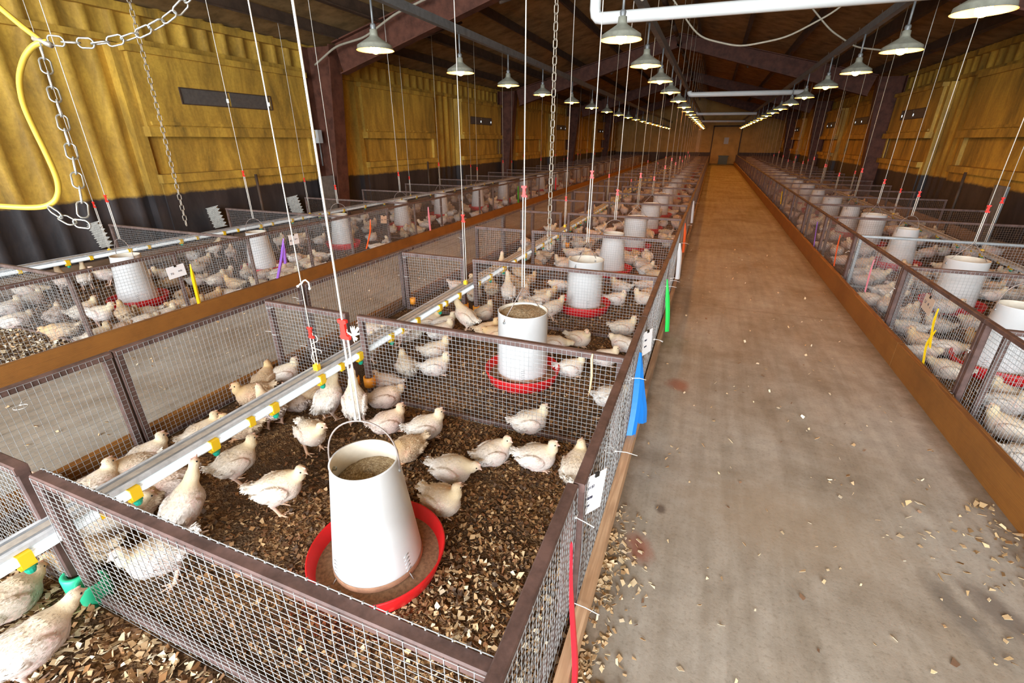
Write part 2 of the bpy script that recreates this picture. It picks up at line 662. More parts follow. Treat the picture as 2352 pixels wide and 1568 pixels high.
def ribbed_wall(name, x, inward):
    b = MB()
    ys = []
    y = Y0
    while y < Y1:
        base = math.floor(y / 0.305 + 1e-6) * 0.305
        for t in (0.0, 0.22, 0.36, 0.50, 0.64, 0.78):
            ys.append(base + t * 0.305)
        y = base + 0.305 + 1e-6
    ys = [v for v in ys if Y0 <= v <= Y1] + [Y1]
    zs = [0.0, 0.9, 1.7, 2.5, EAVE + 0.06]
    V = []
    for yv in ys:
        t = ((yv + 1e-5) / 0.305) % 1.0
        d = 0.040 * max(0.0, math.cos((t - 0.5) * PI / 0.58)) ** 1.3 if abs(t - 0.5) < 0.29 else 0.0
        for z in zs:
            V.append((x + inward * d, yv, z))
    n = len(zs)
    F = []
    for i in range(len(ys) - 1):
        for k in range(n - 1):
            f = (i * n + k, i * n + k + 1, (i + 1) * n + k + 1, (i + 1) * n + k)
            F.append(f if inward < 0 else tuple(reversed(f)))
    b.add(V, F, 0, True)
    b.span((x - inward * 0.08, Y0, 0), (x - inward * 0.06, Y1, EAVE + 0.05))
    # eave and girt rails painted over with the wall
    for z, h, dd in ((EAVE - 0.12, 0.10, 0.09), (2.66, 0.07, 0.07)):
        b.span((x, Y0, z), (x + inward * dd, Y1, z + h))
    tag(b.build(name, M['wall']), kind='structure')


ribbed_wall('wall_left', XL, 1)
ribbed_wall('wall_right', XR, -1)

# far end wall with its dado, a sliding door, and the unseen near end wall, opened for the daylight fill
b = MB()
b.span((XL, Y1, 0.78), (XR, Y1 + 0.1, 4.7), 0)
b.span((XL, Y1 - 0.02, 0.0), (XR, Y1 + 0.1, 0.78), 1)
tag(b.build('wall_back', [M['endwall'], M['endwall_dark']]), kind='structure')
b = MB()
b.span((-0.15, Y1 - 0.09, 0.02), (1.62, Y1 - 0.03, 2.45), 0)
for x0, x1 in ((-0.22, -0.15), (1.62, 1.69)):
    b.span((x0, Y1 - 0.12, 0), (x1, Y1 - 0.02, 2.52), 1)
b.span((-0.22, Y1 - 0.12, 2.45), (1.69, Y1 - 0.02, 2.54), 1)
tag(b.build('door_1', [M['endwall'], M['dark_steel']]), kind='structure')
b = MB()
b.span((-1.22, Y1 - 0.14, 0.8), (-1.0, Y1 - 0.02, 2.35))
tag(b.build('trim_1', simple('pale_post', (0.66, 0.44, 0.20), 0.6, 0, 0.2, 3)), kind='structure')
b = MB()
b.span((XL, Y0 - 0.1, 0.0), (-5.2, Y0, 4.7))
b.span((3.7, Y0 - 0.1, 0.0), (XR, Y0, 4.7))
b.span((-5.2, Y0 - 0.1, 3.8), (3.7, Y0, 4.7))
tag(b.build('wall_front', M['wall']), kind='structure')

# boxed-in window bays along both side walls
ntrim = 2


def window_box(x, inward, y0, y1, slot, name):
    b = MB()
    d = 0.20

    def sp(ya, yb, za, zb, depth, m=0):
        b.span((x, ya, za), (x + inward * depth, yb, zb), m)
    sp(y0, y1, 1.72, 2.56, d)                        # flat board panel
    sp(y0 - 0.05, y1 + 0.05, 2.56, 2.64, d + 0.05)   # head rail
    sp(y0 - 0.03, y1 + 0.03, 1.60, 1.72, d + 0.07)   # upper ledge
    sp(y0 + 0.05, y1 - 0.05, 1.74, 1.78, d + 0.03)
    sp(y0, y1, 1.13, 1.60, 0.075)                    # recessed strip
    sp(y0 - 0.02, y1 + 0.02, 1.02, 1.13, d + 0.04)   # lower ledge
    sp(y0, y1, 0.0, 1.02, d - 0.04)                  # apron
    sp(y0 - 0.14, y0, 0.0, 2.64, d - 0.06)
    sp(y1, y1 + 0.14, 0.0, 2.64, d - 0.06)
    tag(b.build(name, M['wall']), kind='structure')
    if slot:
        s = thing('vent_slot', slot[2], 'vent', (x + inward * (d + 0.004), slot[0], 2.02))
        w = slot[1] - slot[0]
        q = MB()
        q.span((-0.012, 0, -0.012), (0.012, w, 0.0))
        q.span((-0.012, 0, 0.185), (0.012, w, 0.197))
        q.span((-0.012, -0.012, -0.012), (0.012, 0, 0.197))
        q.span((-0.012, w, -0.012), (0.012, w + 0.012, 0.197))
        q.build('vent_frame', M['dark_steel'], s)
        for h in range(2):
            q = MB()
            q.span((-0.004, h * w / 2 + 0.01, 0.0), (0.003, (h + 1) * w / 2 - 0.03, 0.185))
            for z in (0.06, 0.12):
                q.span((-0.006, h * w / 2 + 0.01, z), (0.005, (h + 1) * w / 2 - 0.03, z + 0.004))
            q.build('flap', M['louver'], s)
            q = MB()
            q.box((inward * 0.006, (h + 1) * w / 2 - 0.05, 0.075), (0.004, 0.03, 0.05))
            q.build('daylight_gap', M['gap'], s)


bays = [4.38 + 4.4 * k for k in range(8)]
sides = ((XL, 1, 'left'), (XR, -1, 'right'))
ordw = ['nearest', 'second', 'third', 'fourth', 'fifth', 'sixth', 'seventh', 'eighth', 'ninth', 'tenth', 'eleventh', 'twelfth',
        'thirteenth', 'fourteenth', 'fifteenth', 'sixteenth', 'seventeenth', 'eighteenth', 'nineteenth', 'twentieth',
        'twenty-first', 'twenty-second', 'twenty-third', 'twenty-fourth', 'twenty-fifth']
for x, inw, side in sides:
    cnt = 0
    for k, y in enumerate(bays):
        slot = None
        y2 = y + 2.85
        has = (k % 2 == 0) if side == 'left' else (k in (0, 2, 3, 4, 6))
        if has:
            off = 0.55
            slot = (y + off, y + off + 1.5,
                    'narrow dark vent slot in the yellow %s wall, %s from the camera' % (side, ordw[cnt]))
            cnt += 1
        window_box(x, inw, y, y2, slot, 'trim_%d' % ntrim)
        ntrim += 1

# steel frames: columns, rafters
frames = [7.55 + 8.6 * k for k in range(4)]


def ibeam(b, a, c, ha, hc, w=0.16, tf=0.018, up=(0, 0, 1)):
    """tapered I section from a to c (a and c are the outer flange centre)"""
    a = Vector(a)
    c = Vector(c)
    t = (c - a).normalized()
    side = Vector((0, 1, 0))
    nrm = t.cross(side).normalized()
    if nrm.dot(Vector(up)) > 0:
        nrm = -nrm
    def quadbox(p0, p1, q0, q1, wid):
        V = []
        for p in (p0, p1, q1, q0):
            V += [tuple(p - side * wid / 2), tuple(p + side * wid / 2)]
        b.add(V, [(0, 2, 4, 6), (1, 7, 5, 3), (0, 1, 3, 2), (2, 3, 5, 4), (4, 5, 7, 6), (6, 7, 1, 0)])
    quadbox(a, c, a + nrm * tf, c + nrm * tf, w)
    quadbox(a + nrm * (ha - tf), c + nrm * (hc - tf), a + nrm * ha, c + nrm * hc, w)
    quadbox(a + nrm * tf, c + nrm * tf, a + nrm * (ha - tf), c + nrm * (hc - tf), 0.014)


for k, y in enumerate(frames):
    for x, inw, side in sides:
        o = thing('steel_column', 'red-brown steel column against the %s wall, %s frame from the camera' % (side, ordw[k]), 'column', (x + inw * 0.09, y, 0))
        b = MB()
        ibeam(b, (0, 0, 0), (0, 0, 3.06), 0.34, 0.62, 0.30, 0.02, up=(-inw, 0, 0))
        b.build('shaft', M['column'], o)
        b = MB()
        b.span((0.0, -0.2, 0.0), (inw * 0.42, 0.2, 0.03))
        b.build('base_plate', M['dark_steel'], o)
        o = thing('steel_rafter', 'red-brown steel rafter rising from the %s wall to the ridge, %s frame' % (side, ordw[k]), 'rafter', (0, y, 0))
        b = MB()
        xa, xb = x + inw * 0.72, XM + inw * -0.004
        ibeam(b, (xa, 0, roof_z(xa) - 0.20), (xb, 0, roof_z(xb) - 0.20), 0.50, 0.34, 0.18, 0.02, up=(0, 0, 1))
        b.build('beam', M['column'], o)
        for t in (0.32, 0.62):
            xs = xa + (xb - xa) * t
            b = MB()
            b.tube([(xs, 0.05, roof_z(xs) - 0.65), (xs + inw * 0.1, 1.5, roof_z(xs) - 0.16)], 0.022, 6)
            b.build('flange_brace', M['dark_steel'], o)
# purlins under the roof
pn = 0
for x in (-6.2, -5.35, -4.2, -3.05, -1.9, -0.8, 0.35, 1.5, 2.65, 3.6):
    b = MB()
    z = roof_z(x) - 0.03
    big = x in (-5.35, 2.65)
    b.prism([(-0.03, -0.20 if big else -0.16), (0.06 if big else 0.04, -0.20 if big else -0.16), (0.06 if big else 0.04, -0.18), (-0.015, -0.15), (-0.015, 0.0), (-0.03, 0.0)], (x, Y0, z), (x, Y1, z))
    o = b.build('purlin', M['dark_steel'])
    tag(o, 'dark steel purlin along the roof, %s from the left wall' % ordw[pn].replace('nearest', 'first'), 'purlin')
    pn += 1
b = MB()
for k in range(26):
    yy = 1.0 + k * 1.4
    b.tube([(XM + .02, yy, roof_z(XM) - 0.36 - .1), (XM + .02, yy + 1.25, roof_z(XM) - 0.46)], 0.05, 8)
tag(b.build('ridge_duct', M['dark_steel']), 'dark ridge duct hanging below the roof peak along the house', 'duct')

# ------------------------------------------------------------------ pen kick boards and bedding
def board(name, x0, x1, y0, y1, z0, z1, mat, label, seed):
    b = MB()
    b.span((x0, y0, z0), (x1, y1, z1))
    tag(b.build(name, mat), label, 'board')


board('kick_board', -0.205, -0.165, -0.6, 2.72, 0.0, 0.10, M['new_board'], 'pale new wooden kick board lying along the aisle at the foot of the middle row', 1)
ky = 2.74
i = 0
words = ['first', 'second', 'third', 'fourth', 'fifth', 'sixth', 'seventh', 'eighth', 'ninth', 'tenth']
while ky < 38:
    ke = min(ky + 4.85, 38.6)
    board('kick_board', -0.20, -0.165, ky, ke - 0.01, 0.0, 0.085, M['old_board'], 'weathered kick board along the middle row, %s beyond the pale new board' % words[i], i)
    ky = ke
    i += 1
for nm, xa, xb, h, txt in (('left', -4.245, -4.205, 0.165, 'brown kick board of the left row of pens'),
                           ('right', 1.465, 1.505, 0.19, 'brown kick board on the right side of the aisle'),
                           ('midleft', -2.665, -2.625, 0.12, 'brown kick board of the middle row beside the left passage')):
    ky = -0.9
    i = 0
    while ky < 38:
        ke = min(ky + 4.85, 38.6)
        board('brown_board', xa, xb, ky, ke - 0.008, 0.0, h, M['brown_board'], txt + ', %s length from the camera' % ordw[i], i)
        ky = ke
        i += 1
for nm, x0, x1 in (('left wall', XL + 0.22, XL + 0.27), ('right wall', XR - 0.27, XR - 0.22)):
    b = MB()
    b.span((x0, -0.9, 0), (x1, 38.4, 0.2))
    tag(b.build('brown_board', M['old_board']), 'dusty dark board along the foot of the %s behind the pens' % nm, 'board')


def bed(x0, x1, y0, y1, name, label, seed, top=0.03):
    r = np.random.RandomState(seed)
    yn = y0 + (y1 - y0) * (np.linspace(0, 1, 150) ** 2.0)
    xn = np.linspace(x0, x1, 60)
    X, Y = np.meshgrid(xn, yn)
    Z = top + 0.007 * np.sin(X * 5.3 + 1.2 * np.sin(Y * 2.1)) * np.cos(Y * 4.1) + 0.003 * r.randn(*X.shape)
    V = np.stack([X, Y, Z], -1).reshape(-1, 3)
    nx = len(xn)
    idx = np.arange(len(yn) * nx).reshape(len(yn), nx)
    F = np.stack([idx[:-1, :-1], idx[:-1, 1:], idx[1:, 1:], idx[1:, :-1]], -1).reshape(-1, 4)
    o = link(name, fast_mesh(name, V, F, M['litter']))
    tag(o, label, 'bedding', kind='stuff')


bed(-2.63, -0.203, -0.9, 38.5, 'wood_litter', 'brown wood chip litter covering the floor of the middle row of pens', 1)
bed(XL + 0.05, -4.243, -0.9, 38.5, 'wood_litter', 'brown wood chip litter covering the floor of the left row of pens', 2)
bed(1.503, XR - 0.05, -0.9, 38.5, 'wood_litter', 'brown wood chip litter covering the floor of the right row of pens', 3)


def chips(name, label, pts, size, palette, zbase, seed):
    """loose wood chips: small bent plates"""
    r = np.random.RandomState(seed)
    n = len(pts)
    ln = size * (0.5 + 1.1 * r.rand(n))
    wd = ln * (0.35 + 0.45 * r.rand(n))
    th = np.full(n, 0.0012)
    base = np.array([(-.5, -.5, 0), (.5, -.5, 0), (.5, .5, 0), (-.5, .5, 0), (-.5, -.5, 1), (.5, -.5, 1), (.5, .5, 1), (-.5, .5, 1)], float)
    P = base[None] * np.stack([ln, wd, th], -1)[:, None, :]
    P[:, :4, :2] += 0.16 * ln[:, None, None] * r.randn(n, 4, 2)
    P[:, 4:, :2] = P[:, :4, :2]
    a = r.rand(n) * 2 * PI
    tl = r.randn(n) * 0.45
    tl2 = r.randn(n) * 0.45
    ca, sa = np.cos(a), np.sin(a)
    x, y, z = P[..., 0], P[..., 1], P[..., 2]
    c, s = np.cos(tl)[:, None], np.sin(tl)[:, None]
    y, z = y * c - z * s, y * s + z * c
    c, s = np.cos(tl2)[:, None], np.sin(tl2)[:, None]
    x, z = x * c + z * s, -x * s + z * c
    z = z - z.min(axis=1, keepdims=True) * 0.8
    X = x * ca[:, None] - y * sa[:, None] + pts[:, 0:1]
    Y = x * sa[:, None] + y * ca[:, None] + pts[:, 1:2]
    Z = z + zbase + 0.004 * r.rand(n, 1)
    V = np.stack([X, Y, Z], -1).reshape(-1, 3)
    f = np.array([(0, 3, 2, 1), (4, 5, 6, 7), (0, 1, 5, 4), (1, 2, 6, 5), (2, 3, 7, 6), (3, 0, 4, 7)])
    F = (f[None] + (np.arange(n) * 8)[:, None, None]).reshape(-1, 4)
    pal = np.array(palette)
    ci = pal[r.randint(0, len(pal), n)] * (0.75 + 0.5 * r.rand(n, 1))
    col = np.repeat(ci, 8, axis=0)
    o = link(name, fast_mesh(name, V, F, M['chips'], False, col))
    tag(o, label, 'wood chips', kind='stuff')


rs = np.random.RandomState(11)
fresh = [(0.62, 0.45, 0.25), (0.70, 0.54, 0.33), (0.50, 0.33, 0.17), (0.40, 0.25, 0.12), (0.72, 0.60, 0.42)]
aged = [(0.23, 0.105, 0.032), (0.16, 0.075, 0.026), (0.30, 0.155, 0.058), (0.11, 0.052, 0.02), (0.42, 0.26, 0.12), (0.065, 0.034, 0.016), (0.19, 0.075, 0.024)]


def scatter(n, x0, x1, y0, y1, dens=None):
    p = np.stack([x0 + (x1 - x0) * rs.rand(n), y0 + (y1 - y0) * rs.rand(n)], -1)
    if dens is not None:
        p = p[rs.rand(n) < dens(p[:, 0], p[:, 1])]
    return p


def wet(x, y):   # bare patches of trodden litter around the drinkers
    return np.clip(0.25 + 0.75 * (x + 1.75) / 0.6, 0.12, 1.0)


p = scatter(26000, -2.6, -0.21, 0.56, 2.1, wet)
chips('wood_chips', 'brown wood chips lying loose on the litter of the front middle pen', p, 0.0125, aged, 0.033, 3)
p = scatter(4200, -1.5, -0.22, 0.5, 1.7, lambda x, y: np.clip(1.1 - np.hypot((x + 0.5) / 0.42, (y - 0.95) / 0.42), 0, 1) * 0.8)
chips('wood_chips', 'pale fresh wood chips between the nearest feeder and the aisle fence', p, 0.015, fresh, 0.036, 4)
p = scatter(20000, -2.6, -0.21, 2.1, 5.2, wet)
chips('wood_chips', 'brown wood chips on the litter of the second and third middle pens', p, 0.014, aged, 0.033, 5)
p = scatter(9000, -2.6, -0.3, -0.4, 0.5)
chips('wood_chips', 'pale fresh wood chips outside the front wire panel at the lower left', p, 0.017, fresh + aged[:4], 0.034, 6)
p = scatter(5000, -6.7, -4.27, 0.5, 1.95)
chips('wood_chips', 'pale fresh wood chips in the empty pen at the left edge', p, 0.019, fresh + [(0.75, 0.68, 0.55)], 0.034, 7)
p = scatter(4000, -6.7, -4.27, 1.95, 4.5)
chips('wood_chips', 'brown wood chips on the litter of the left row of pens', p, 0.024, aged, 0.033, 8)
p = scatter(4000, 1.52, 3.9, 2.2, 6.0)
chips('wood_chips', 'brown wood chips on the litter of the right row of pens', p, 0.022, aged, 0.033, 9)
p = scatter(6000, -0.163, 0.16, 0.62, 1.75, lambda x, y: np.clip(np.exp(-((x + 0.163) / 0.075) ** 1.4) * (0.35 + 0.65 * (0.5 + 0.5 * np.sin(y * 9.0 + 1.0))), 0, 1) * np.clip(1.9 - y, 0.1, 1))
chips('wood_shavings', 'drift of pale wood shavings along the floor beside the new kick board', p, 0.014, fresh, 0.001, 10)
p = scatter(2500, 1.05, 1.464, 1.4, 2.6, lambda x, y: np.clip(np.exp(-(1.464 - x) / 0.10), 0, 1) * np.clip(2.5 - y, 0, 1))
chips('wood_shavings', 'drift of wood shavings along the floor beside the brown right-hand board', p, 0.016, [(0.42, 0.28, 0.13), (0.32, 0.2, 0.09), (0.55, 0.4, 0.22)], 0.001, 12)
p = np.concatenate([scatter(150, -0.1, 1.35, 0.9, 3.2), scatter(150, -0.15, 1.4, 3.2, 8.0)])
chips('wood_shavings', 'stray wood chips scattered over the bare concrete of the aisle', p, 0.014, fresh + [(0.2, 0.11, 0.06)], 0.001, 13)
p = scatter(200, -4.1, -2.7, 0.9, 6.0)
chips('wood_shavings', 'stray wood chips scattered over the left passage floor', p, 0.015, fresh, 0.001, 14)

# ------------------------------------------------------------------ chickens
def norm(v):
    v = np.array(v, float)
    return v / np.linalg.norm(v)


def frame_from(d):
    d = norm(d)
    side = norm(np.cross([0, 0, 1.0], d)) if abs(d[2]) < 0.98 else np.array([0, 1.0, 0])
    up = np.cross(d, side)
    return np.stack([d, side, up], 1)   # columns


def ell(c, r, Rm=None):
    c = np.array(c, float)
    r = np.array(r, float)

    def f(P):
        Q = P - c
        if Rm is not None:
            Q = Q @ Rm
        k0 = np.linalg.norm(Q / r, axis=1)
        k1 = np.linalg.norm(Q / (r * r), axis=1) + 1e-9
        return k0 * (k0 - 1.0) / k1
    return f


def cone(a, b_, ra, rb):
    a = np.array(a, float)
    b_ = np.array(b_, float)
    ab = b_ - a
    L2 = ab @ ab

    def f(P):
        t = np.clip((P - a) @ ab / L2, 0, 1)
        return np.linalg.norm(P - a - t[:, None] * ab, axis=1) - (ra + (rb - ra) * t)
    return f


def surface_nets(G, origin, h):
    dims = np.array(G.shape)
    cd = dims - 1
    cnt = np.zeros(cd)
    acc = np.zeros((*cd, 3))
    for ax in range(3):
        o1, o2 = [i for i in range(3) if i != ax]
        for u in (0, 1):
            for w in (0, 1):
                sa = [None] * 3
                sb = [None] * 3
                sa[ax] = slice(0, cd[ax])
                sb[ax] = slice(1, dims[ax])
                sa[o1] = sb[o1] = slice(u, u + cd[o1])
                sa[o2] = sb[o2] = slice(w, w + cd[o2])
                A = G[tuple(sa)]
                B = G[tuple(sb)]
                cr = (A < 0) != (B < 0)
                t = np.where(cr, A / np.where(cr, A - B, 1), 0)
                cnt += cr
                acc[..., ax] += t
                acc[..., o1] += cr * u
                acc[..., o2] += cr * w
    on = cnt > 0
    idx = np.full(cd, -1, dtype=np.int64)
    idx[on] = np.arange(on.sum())
    cells = np.argwhere(on)
    V = (cells + acc[on] / cnt[on][:, None]) * h + origin
    F = []
    for ax in range(3):
        o1, o2 = [(1, 2), (2, 0), (0, 1)][ax]
        sa = [None] * 3
        sb = [None] * 3
        sa[ax] = slice(0, cd[ax])
        sb[ax] = slice(1, dims[ax])
        for o in (o1, o2):
            sa[o] = sb[o] = slice(1, cd[o])
        A = G[tuple(sa)] < 0
        B = G[tuple(sb)] < 0
        q = []
        for du, dw in ((-1, -1), (0, -1), (0, 0), (-1, 0)):
            s = [None] * 3
            s[ax] = slice(0, cd[ax])
            s[o1] = slice(1 + du, cd[o1] + du)
            s[o2] = slice(1 + dw, cd[o2] + dw)
            q.append(idx[tuple(s)])
        Q = np.stack(q, -1)
        F.append(Q[A & ~B])
        F.append(Q[~A & B][:, ::-1])
    return V, np.concatenate(F)


WHITE = (0.71, 0.635, 0.58)
WING = (0.77, 0.73, 0.69)
NECK = (0.72, 0.60, 0.41)
HEADC = (0.74, 0.63, 0.46)
PINK = (0.60, 0.35, 0.315)
LEG = (0.72, 0.50, 0.36)
BEAK = (0.78, 0.55, 0.44)

POSES = {
    #        hz     pitch  head             dir               legs
    'stand': (0.140, 10, (0.110, 0.0, 0.236), (1, 0, -0.08), 'stand'),
    'standL': (0.138, 6, (0.118, 0.022, 0.222), (0.75, 0.62, -0.25), 'stand'),
    'standR': (0.138, 6, (0.118, -0.022, 0.222), (0.8, -0.55, -0.35), 'stand'),
    'walk': (0.140, 8, (0.140, 0.0, 0.222), (1, 0, 0.05), 'walk'),
    'drink': (0.154, 34, (0.108, 0.0, 0.322), (0.42, 0, 0.9), 'stand'),
    'fwd': (0.122, 2, (0.150, 0.0, 0.176), (1, 0, -0.05), 'walk'),
    'peck': (0.130, -12, (0.180, 0.0, 0.110), (0.8, 0, -0.6), 'stand'),
    'sit': (0.070, 8, (0.094, 0.0, 0.163), (1, 0, -0.06), 'sit'),
    'sitL': (0.067, 6, (0.082, 0.034, 0.158), (0.45, 0.88, -0.1), 'sit'),
    'sitR': (0.067, 6, (0.082, -0.034, 0.158), (0.45, -0.88, -0.1), 'sit'),
    'low': (0.067, 3, (0.120, 0.010, 0.112), (1, 0.15, -0.25), 'sit'),
    'rest': (0.068, 4, (0.140, -0.012, 0.114), (1, -0.2, -0.4), 'sit'),
}


def chicken_mesh(pose, h, detail=True):
    hz, pitch, head, hdir, legs = POSES[pose]
    p = R(pitch)
    Rb = np.array([[math.cos(p), 0, -math.sin(p)], [0, 1, 0], [math.sin(p), 0, math.cos(p)]])
    B = np.array([0, 0, hz])

    def bl(x, y, z):
        return B + Rb @ np.array([x, y, z])
    head = np.array(head, float)
    Hf = frame_from(hdir)
    d, s, u = Hf[:, 0], Hf[:, 1], Hf[:, 2]
    prims = []   # (sdf, blend, colour)
    prims.append((ell(B, (0.082, 0.071, 0.068), Rb), 0.03, WHITE))
    prims.append((ell(bl(0.050, 0, -0.008), (0.054, 0.061, 0.060), Rb), 0.03, WHITE))
    prims.append((ell(bl(-0.052, 0, 0.000), (0.050, 0.054, 0.053), Rb), 0.03, WHITE))
    prims.append((cone(bl(-0.080, 0, 0.022), bl(-0.118, 0, 0.050), 0.028, 0.010), 0.02, WING))
    if detail:
        for sg in (-1, 1):
            prims.append((cone(bl(-0.082, 0.012 * sg, 0.026), bl(-0.122, 0.022 * sg, 0.050), 0.015, 0.005), 0.008, WING))
    for sg in (-1, 1):
        a = R(9) * sg
        Rw = Rb @ np.array([[math.cos(a), -math.sin(a), 0], [math.sin(a), math.cos(a), 0], [0, 0, 1]]) @ \
            np.array([[math.cos(.18), 0, math.sin(.18)], [0, 1, 0], [-math.sin(.18), 0, math.cos(.18)]])
        prims.append((ell(bl(-0.008, 0.062 * sg, 0.012), (0.062, 0.016, 0.037), Rw), 0.011, WING))
        if detail:
            prims.append((cone(bl(-0.045, 0.061 * sg, 0.010), bl(-0.092, 0.050 * sg, 0.028), 0.017, 0.005), 0.006, WING))
            prims.append((cone(bl(-0.040, 0.063 * sg, -0.004), bl(-0.080, 0.053 * sg, 0.008), 0.014, 0.005), 0.005, WING))
    nb = bl(0.062, 0, 0.020)
    mid = nb * 0.45 + head * 0.55 + np.array([0.012 if pose != 'drink' else 0.004, 0, -0.004])
    prims.append((cone(nb, mid, 0.046, 0.027), 0.028, NECK))
    prims.append((cone(mid, head - d * 0.006, 0.027, 0.0195), 0.014, NECK))
    headi = len(prims)
    prims.append((ell(head, (0.0255, 0.0200, 0.0205), Hf), 0.010, HEADC))
    prims.append((cone(head + d * 0.019 - u * 0.002, head + d * 0.038 - u * 0.007, 0.0085, 0.0018), 0.004, BEAK))
    prims.append((ell(head + d * 0.012 + u * 0.0195, (0.012, 0.0032, 0.0050), Hf), 0.003, (0.76, 0.42, 0.38)))
    if legs in ('stand', 'walk'):
        for sg in (-1, 1):
            st = 0.0
            if legs == 'walk':
                st = 0.05 * sg
            hip = bl(-0.004, 0.036 * sg, -0.026)
            hock = np.array([-0.030 + st * .55, 0.040 * sg, 0.068])
            foot = np.array([-0.004 + st, 0.043 * sg, 0.0075])
            prims.append((ell(hip, (0.040, 0.027, 0.038), Rb), 0.018, WHITE))
            prims.append((cone(hip, hock, 0.029, 0.0110), 0.016, WHITE))
            prims.append((cone(hock, foot, 0.0092, 0.0078), 0.006, LEG))
            for an, ln in ((0.05, 0.054), (0.62, 0.045), (-0.62, 0.045), (PI, 0.025)):
                e = foot + np.array([math.cos(an) * ln, math.sin(an) * ln, -0.0035])
                prims.append((cone(foot - (0, 0, .001), e, 0.0056, 0.0034), 0.004, LEG))
    else:
        for sg in (-1, 1):
            prims.append((ell(bl(0.008, 0.046 * sg, -0.030), (0.044, 0.024, 0.030), Rb), 0.014, WHITE))
            if detail:
                f0 = np.array([0.050, 0.040 * sg, 0.010])
                prims.append((cone((0.015, 0.044 * sg, 0.014), f0, 0.008, 0.0068), 0.005, LEG))
                for an, ln in ((0.05, 0.042), (0.6, 0.034), (-0.6, 0.034)):
                    e = f0 + np.array([math.cos(an) * ln, math.sin(an) * ln, -0.004])
                    prims.append((cone(f0, e, 0.0056, 0.0034), 0.004, LEG))
    lo = np.array([-0.17, -0.115, -0.012])
    hi = np.array([0.245, 0.115, 0.39 if pose == 'drink' else 0.30])
    n = np.ceil((hi - lo) / h).astype(int) + 1
    ax = [lo[i] + h * np.arange(n[i]) for i in range(3)]
    P = np.stack(np.meshgrid(*ax, indexing='ij'), -1).reshape(-1, 3)

    def field(P):
        D = None
        for f, k, c in prims:
            q = f(P)
            if D is None:
                D = q
            else:
                hh = np.clip(0.5 + 0.5 * (D - q) / k, 0, 1)
                D = D * (1 - hh) + q * hh - k * hh * (1 - hh)
        return D
    D = field(P)
    if detail:
        x, y, z = P.T
        fl = np.sin(x * 210 + 3 * np.sin(z * 90)) * np.sin(z * 230 + 2 * np.sin(x * 70 + y * 60)) * np.sin(y * 190 + 1.3)
        bodyd = prims[0][0](P)
        D = D + 0.0011 * fl * np.clip(1 - np.abs(bodyd) / 0.035, 0, 1)
    G = D.reshape(n)
    V, F = surface_nets(G, lo, h)
    # colours
    ds = np.stack([f(V) for f, k, c in prims], 1)
    w = np.exp(-(ds - ds.min(1, keepdims=True)) / 0.005)
    C = (w / w.sum(1, keepdims=True)) @ np.array([c for f, k, c in prims])
    spots = []
    for sg in (-1, 1):
        spots.append((bl(0.036, 0.066 * sg, 0.018), 0.034, PINK, 0.85))
        spots.append((bl(-0.030, 0.055 * sg, -0.042), 0.045, PINK, 0.75))
    spots.append((bl(0.085, 0, -0.03), 0.045, PINK, 0.55))
    spots.append((bl(0.0, 0.0, -0.05), 0.075, PINK, 0.45))
    spots.append((bl(0.0, 0, 0.062), 0.060, (0.74, 0.60, 0.40), 0.7))
    spots.append((head + d * 0.024, 0.014, (0.80, 0.47, 0.42), 0.75))
    nz = 0.5 + 0.5 * np.sin(V[:, 0] * 160 + 2 * np.sin(V[:, 2] * 130)) * np.sin(V[:, 2] * 170 + V[:, 1] * 90)
    for c, r, colr, amt in spots:
        q = np.exp(-(np.linalg.norm(V - c, axis=1) / r) ** 2) * amt * (0.45 + 0.75 * nz)
        q = np.clip(q, 0, 1)[:, None]
        C = C * (1 - q) + np.array(colr) * q
    if detail:   # small contour feathers lying back over the down
        rr = np.random.RandomState(len(pose) * 7 + int(hz * 1000))
        tri = np.stack([V[F[:, 0]], V[F[:, 1]], V[F[:, 2]]], 1)
        nn = np.cross(tri[:, 1] - tri[:, 0], tri[:, 2] - tri[:, 0])
        ar = np.linalg.norm(nn, axis=1) + 1e-12
        nn = nn / ar[:, None]
        cen = V[F].mean(1)
        legd = np.array([i for i, q_ in enumerate(prims) if q_[2] in (LEG, BEAK) or q_[2] == (0.76, 0.42, 0.38)])
        dl = np.stack([prims[i][0](cen) for i in legd], 1).min(1)
        dh = prims[headi][0](cen)
        ok = (dl > 0.006) & (dh > 0.002) & (cen[:, 2] > 0.012)
        wgt = ar * ok
        dn = np.linalg.norm(cen - head, axis=1)
        nf = 3300
        pick = rr.choice(len(F), nf, p=wgt / wgt.sum())
        c0 = cen[pick]
        n0 = nn[pick]
        back = Rb @ np.array([-1.0, 0, -0.10])
        nearneck = np.exp(-(np.linalg.norm(c0 - (nb * .35 + head * .65), axis=1) / 0.055) ** 2)[:, None]
        tdir = back[None] * (1 - nearneck) + norm(nb - head)[None] * nearneck + 0.28 * rr.randn(nf, 3)
        tdir -= n0 * (tdir * n0).sum(1, keepdims=True)
        tdir /= np.linalg.norm(tdir, axis=1, keepdims=True) + 1e-9
        sd = np.cross(n0, tdir)
        ln = (0.009 + 0.008 * rr.rand(nf))
        rearw = np.clip((-(c0 - B) @ (Rb @ np.array([1.0, 0, 0])) - 0.02) / 0.08, 0, 1)
        ln = ln * (1 + 0.45 * rearw) * (1 - 0.5 * nearneck[:, 0])
        wd = ln * (0.30 + 0.12 * rr.rand(nf))
        lift = 0.06 + 0.16 * rr.rand(nf)
        k0 = c0 - n0 * 0.0012
        P0 = k0 - sd * (wd * .35)[:, None]
        P1 = k0 + sd * (wd * .35)[:, None]
        md = k0 + tdir * (ln * .55)[:, None] + n0 * (ln * lift * .75)[:, None]
        P2 = md + sd * (wd * .5)[:, None]
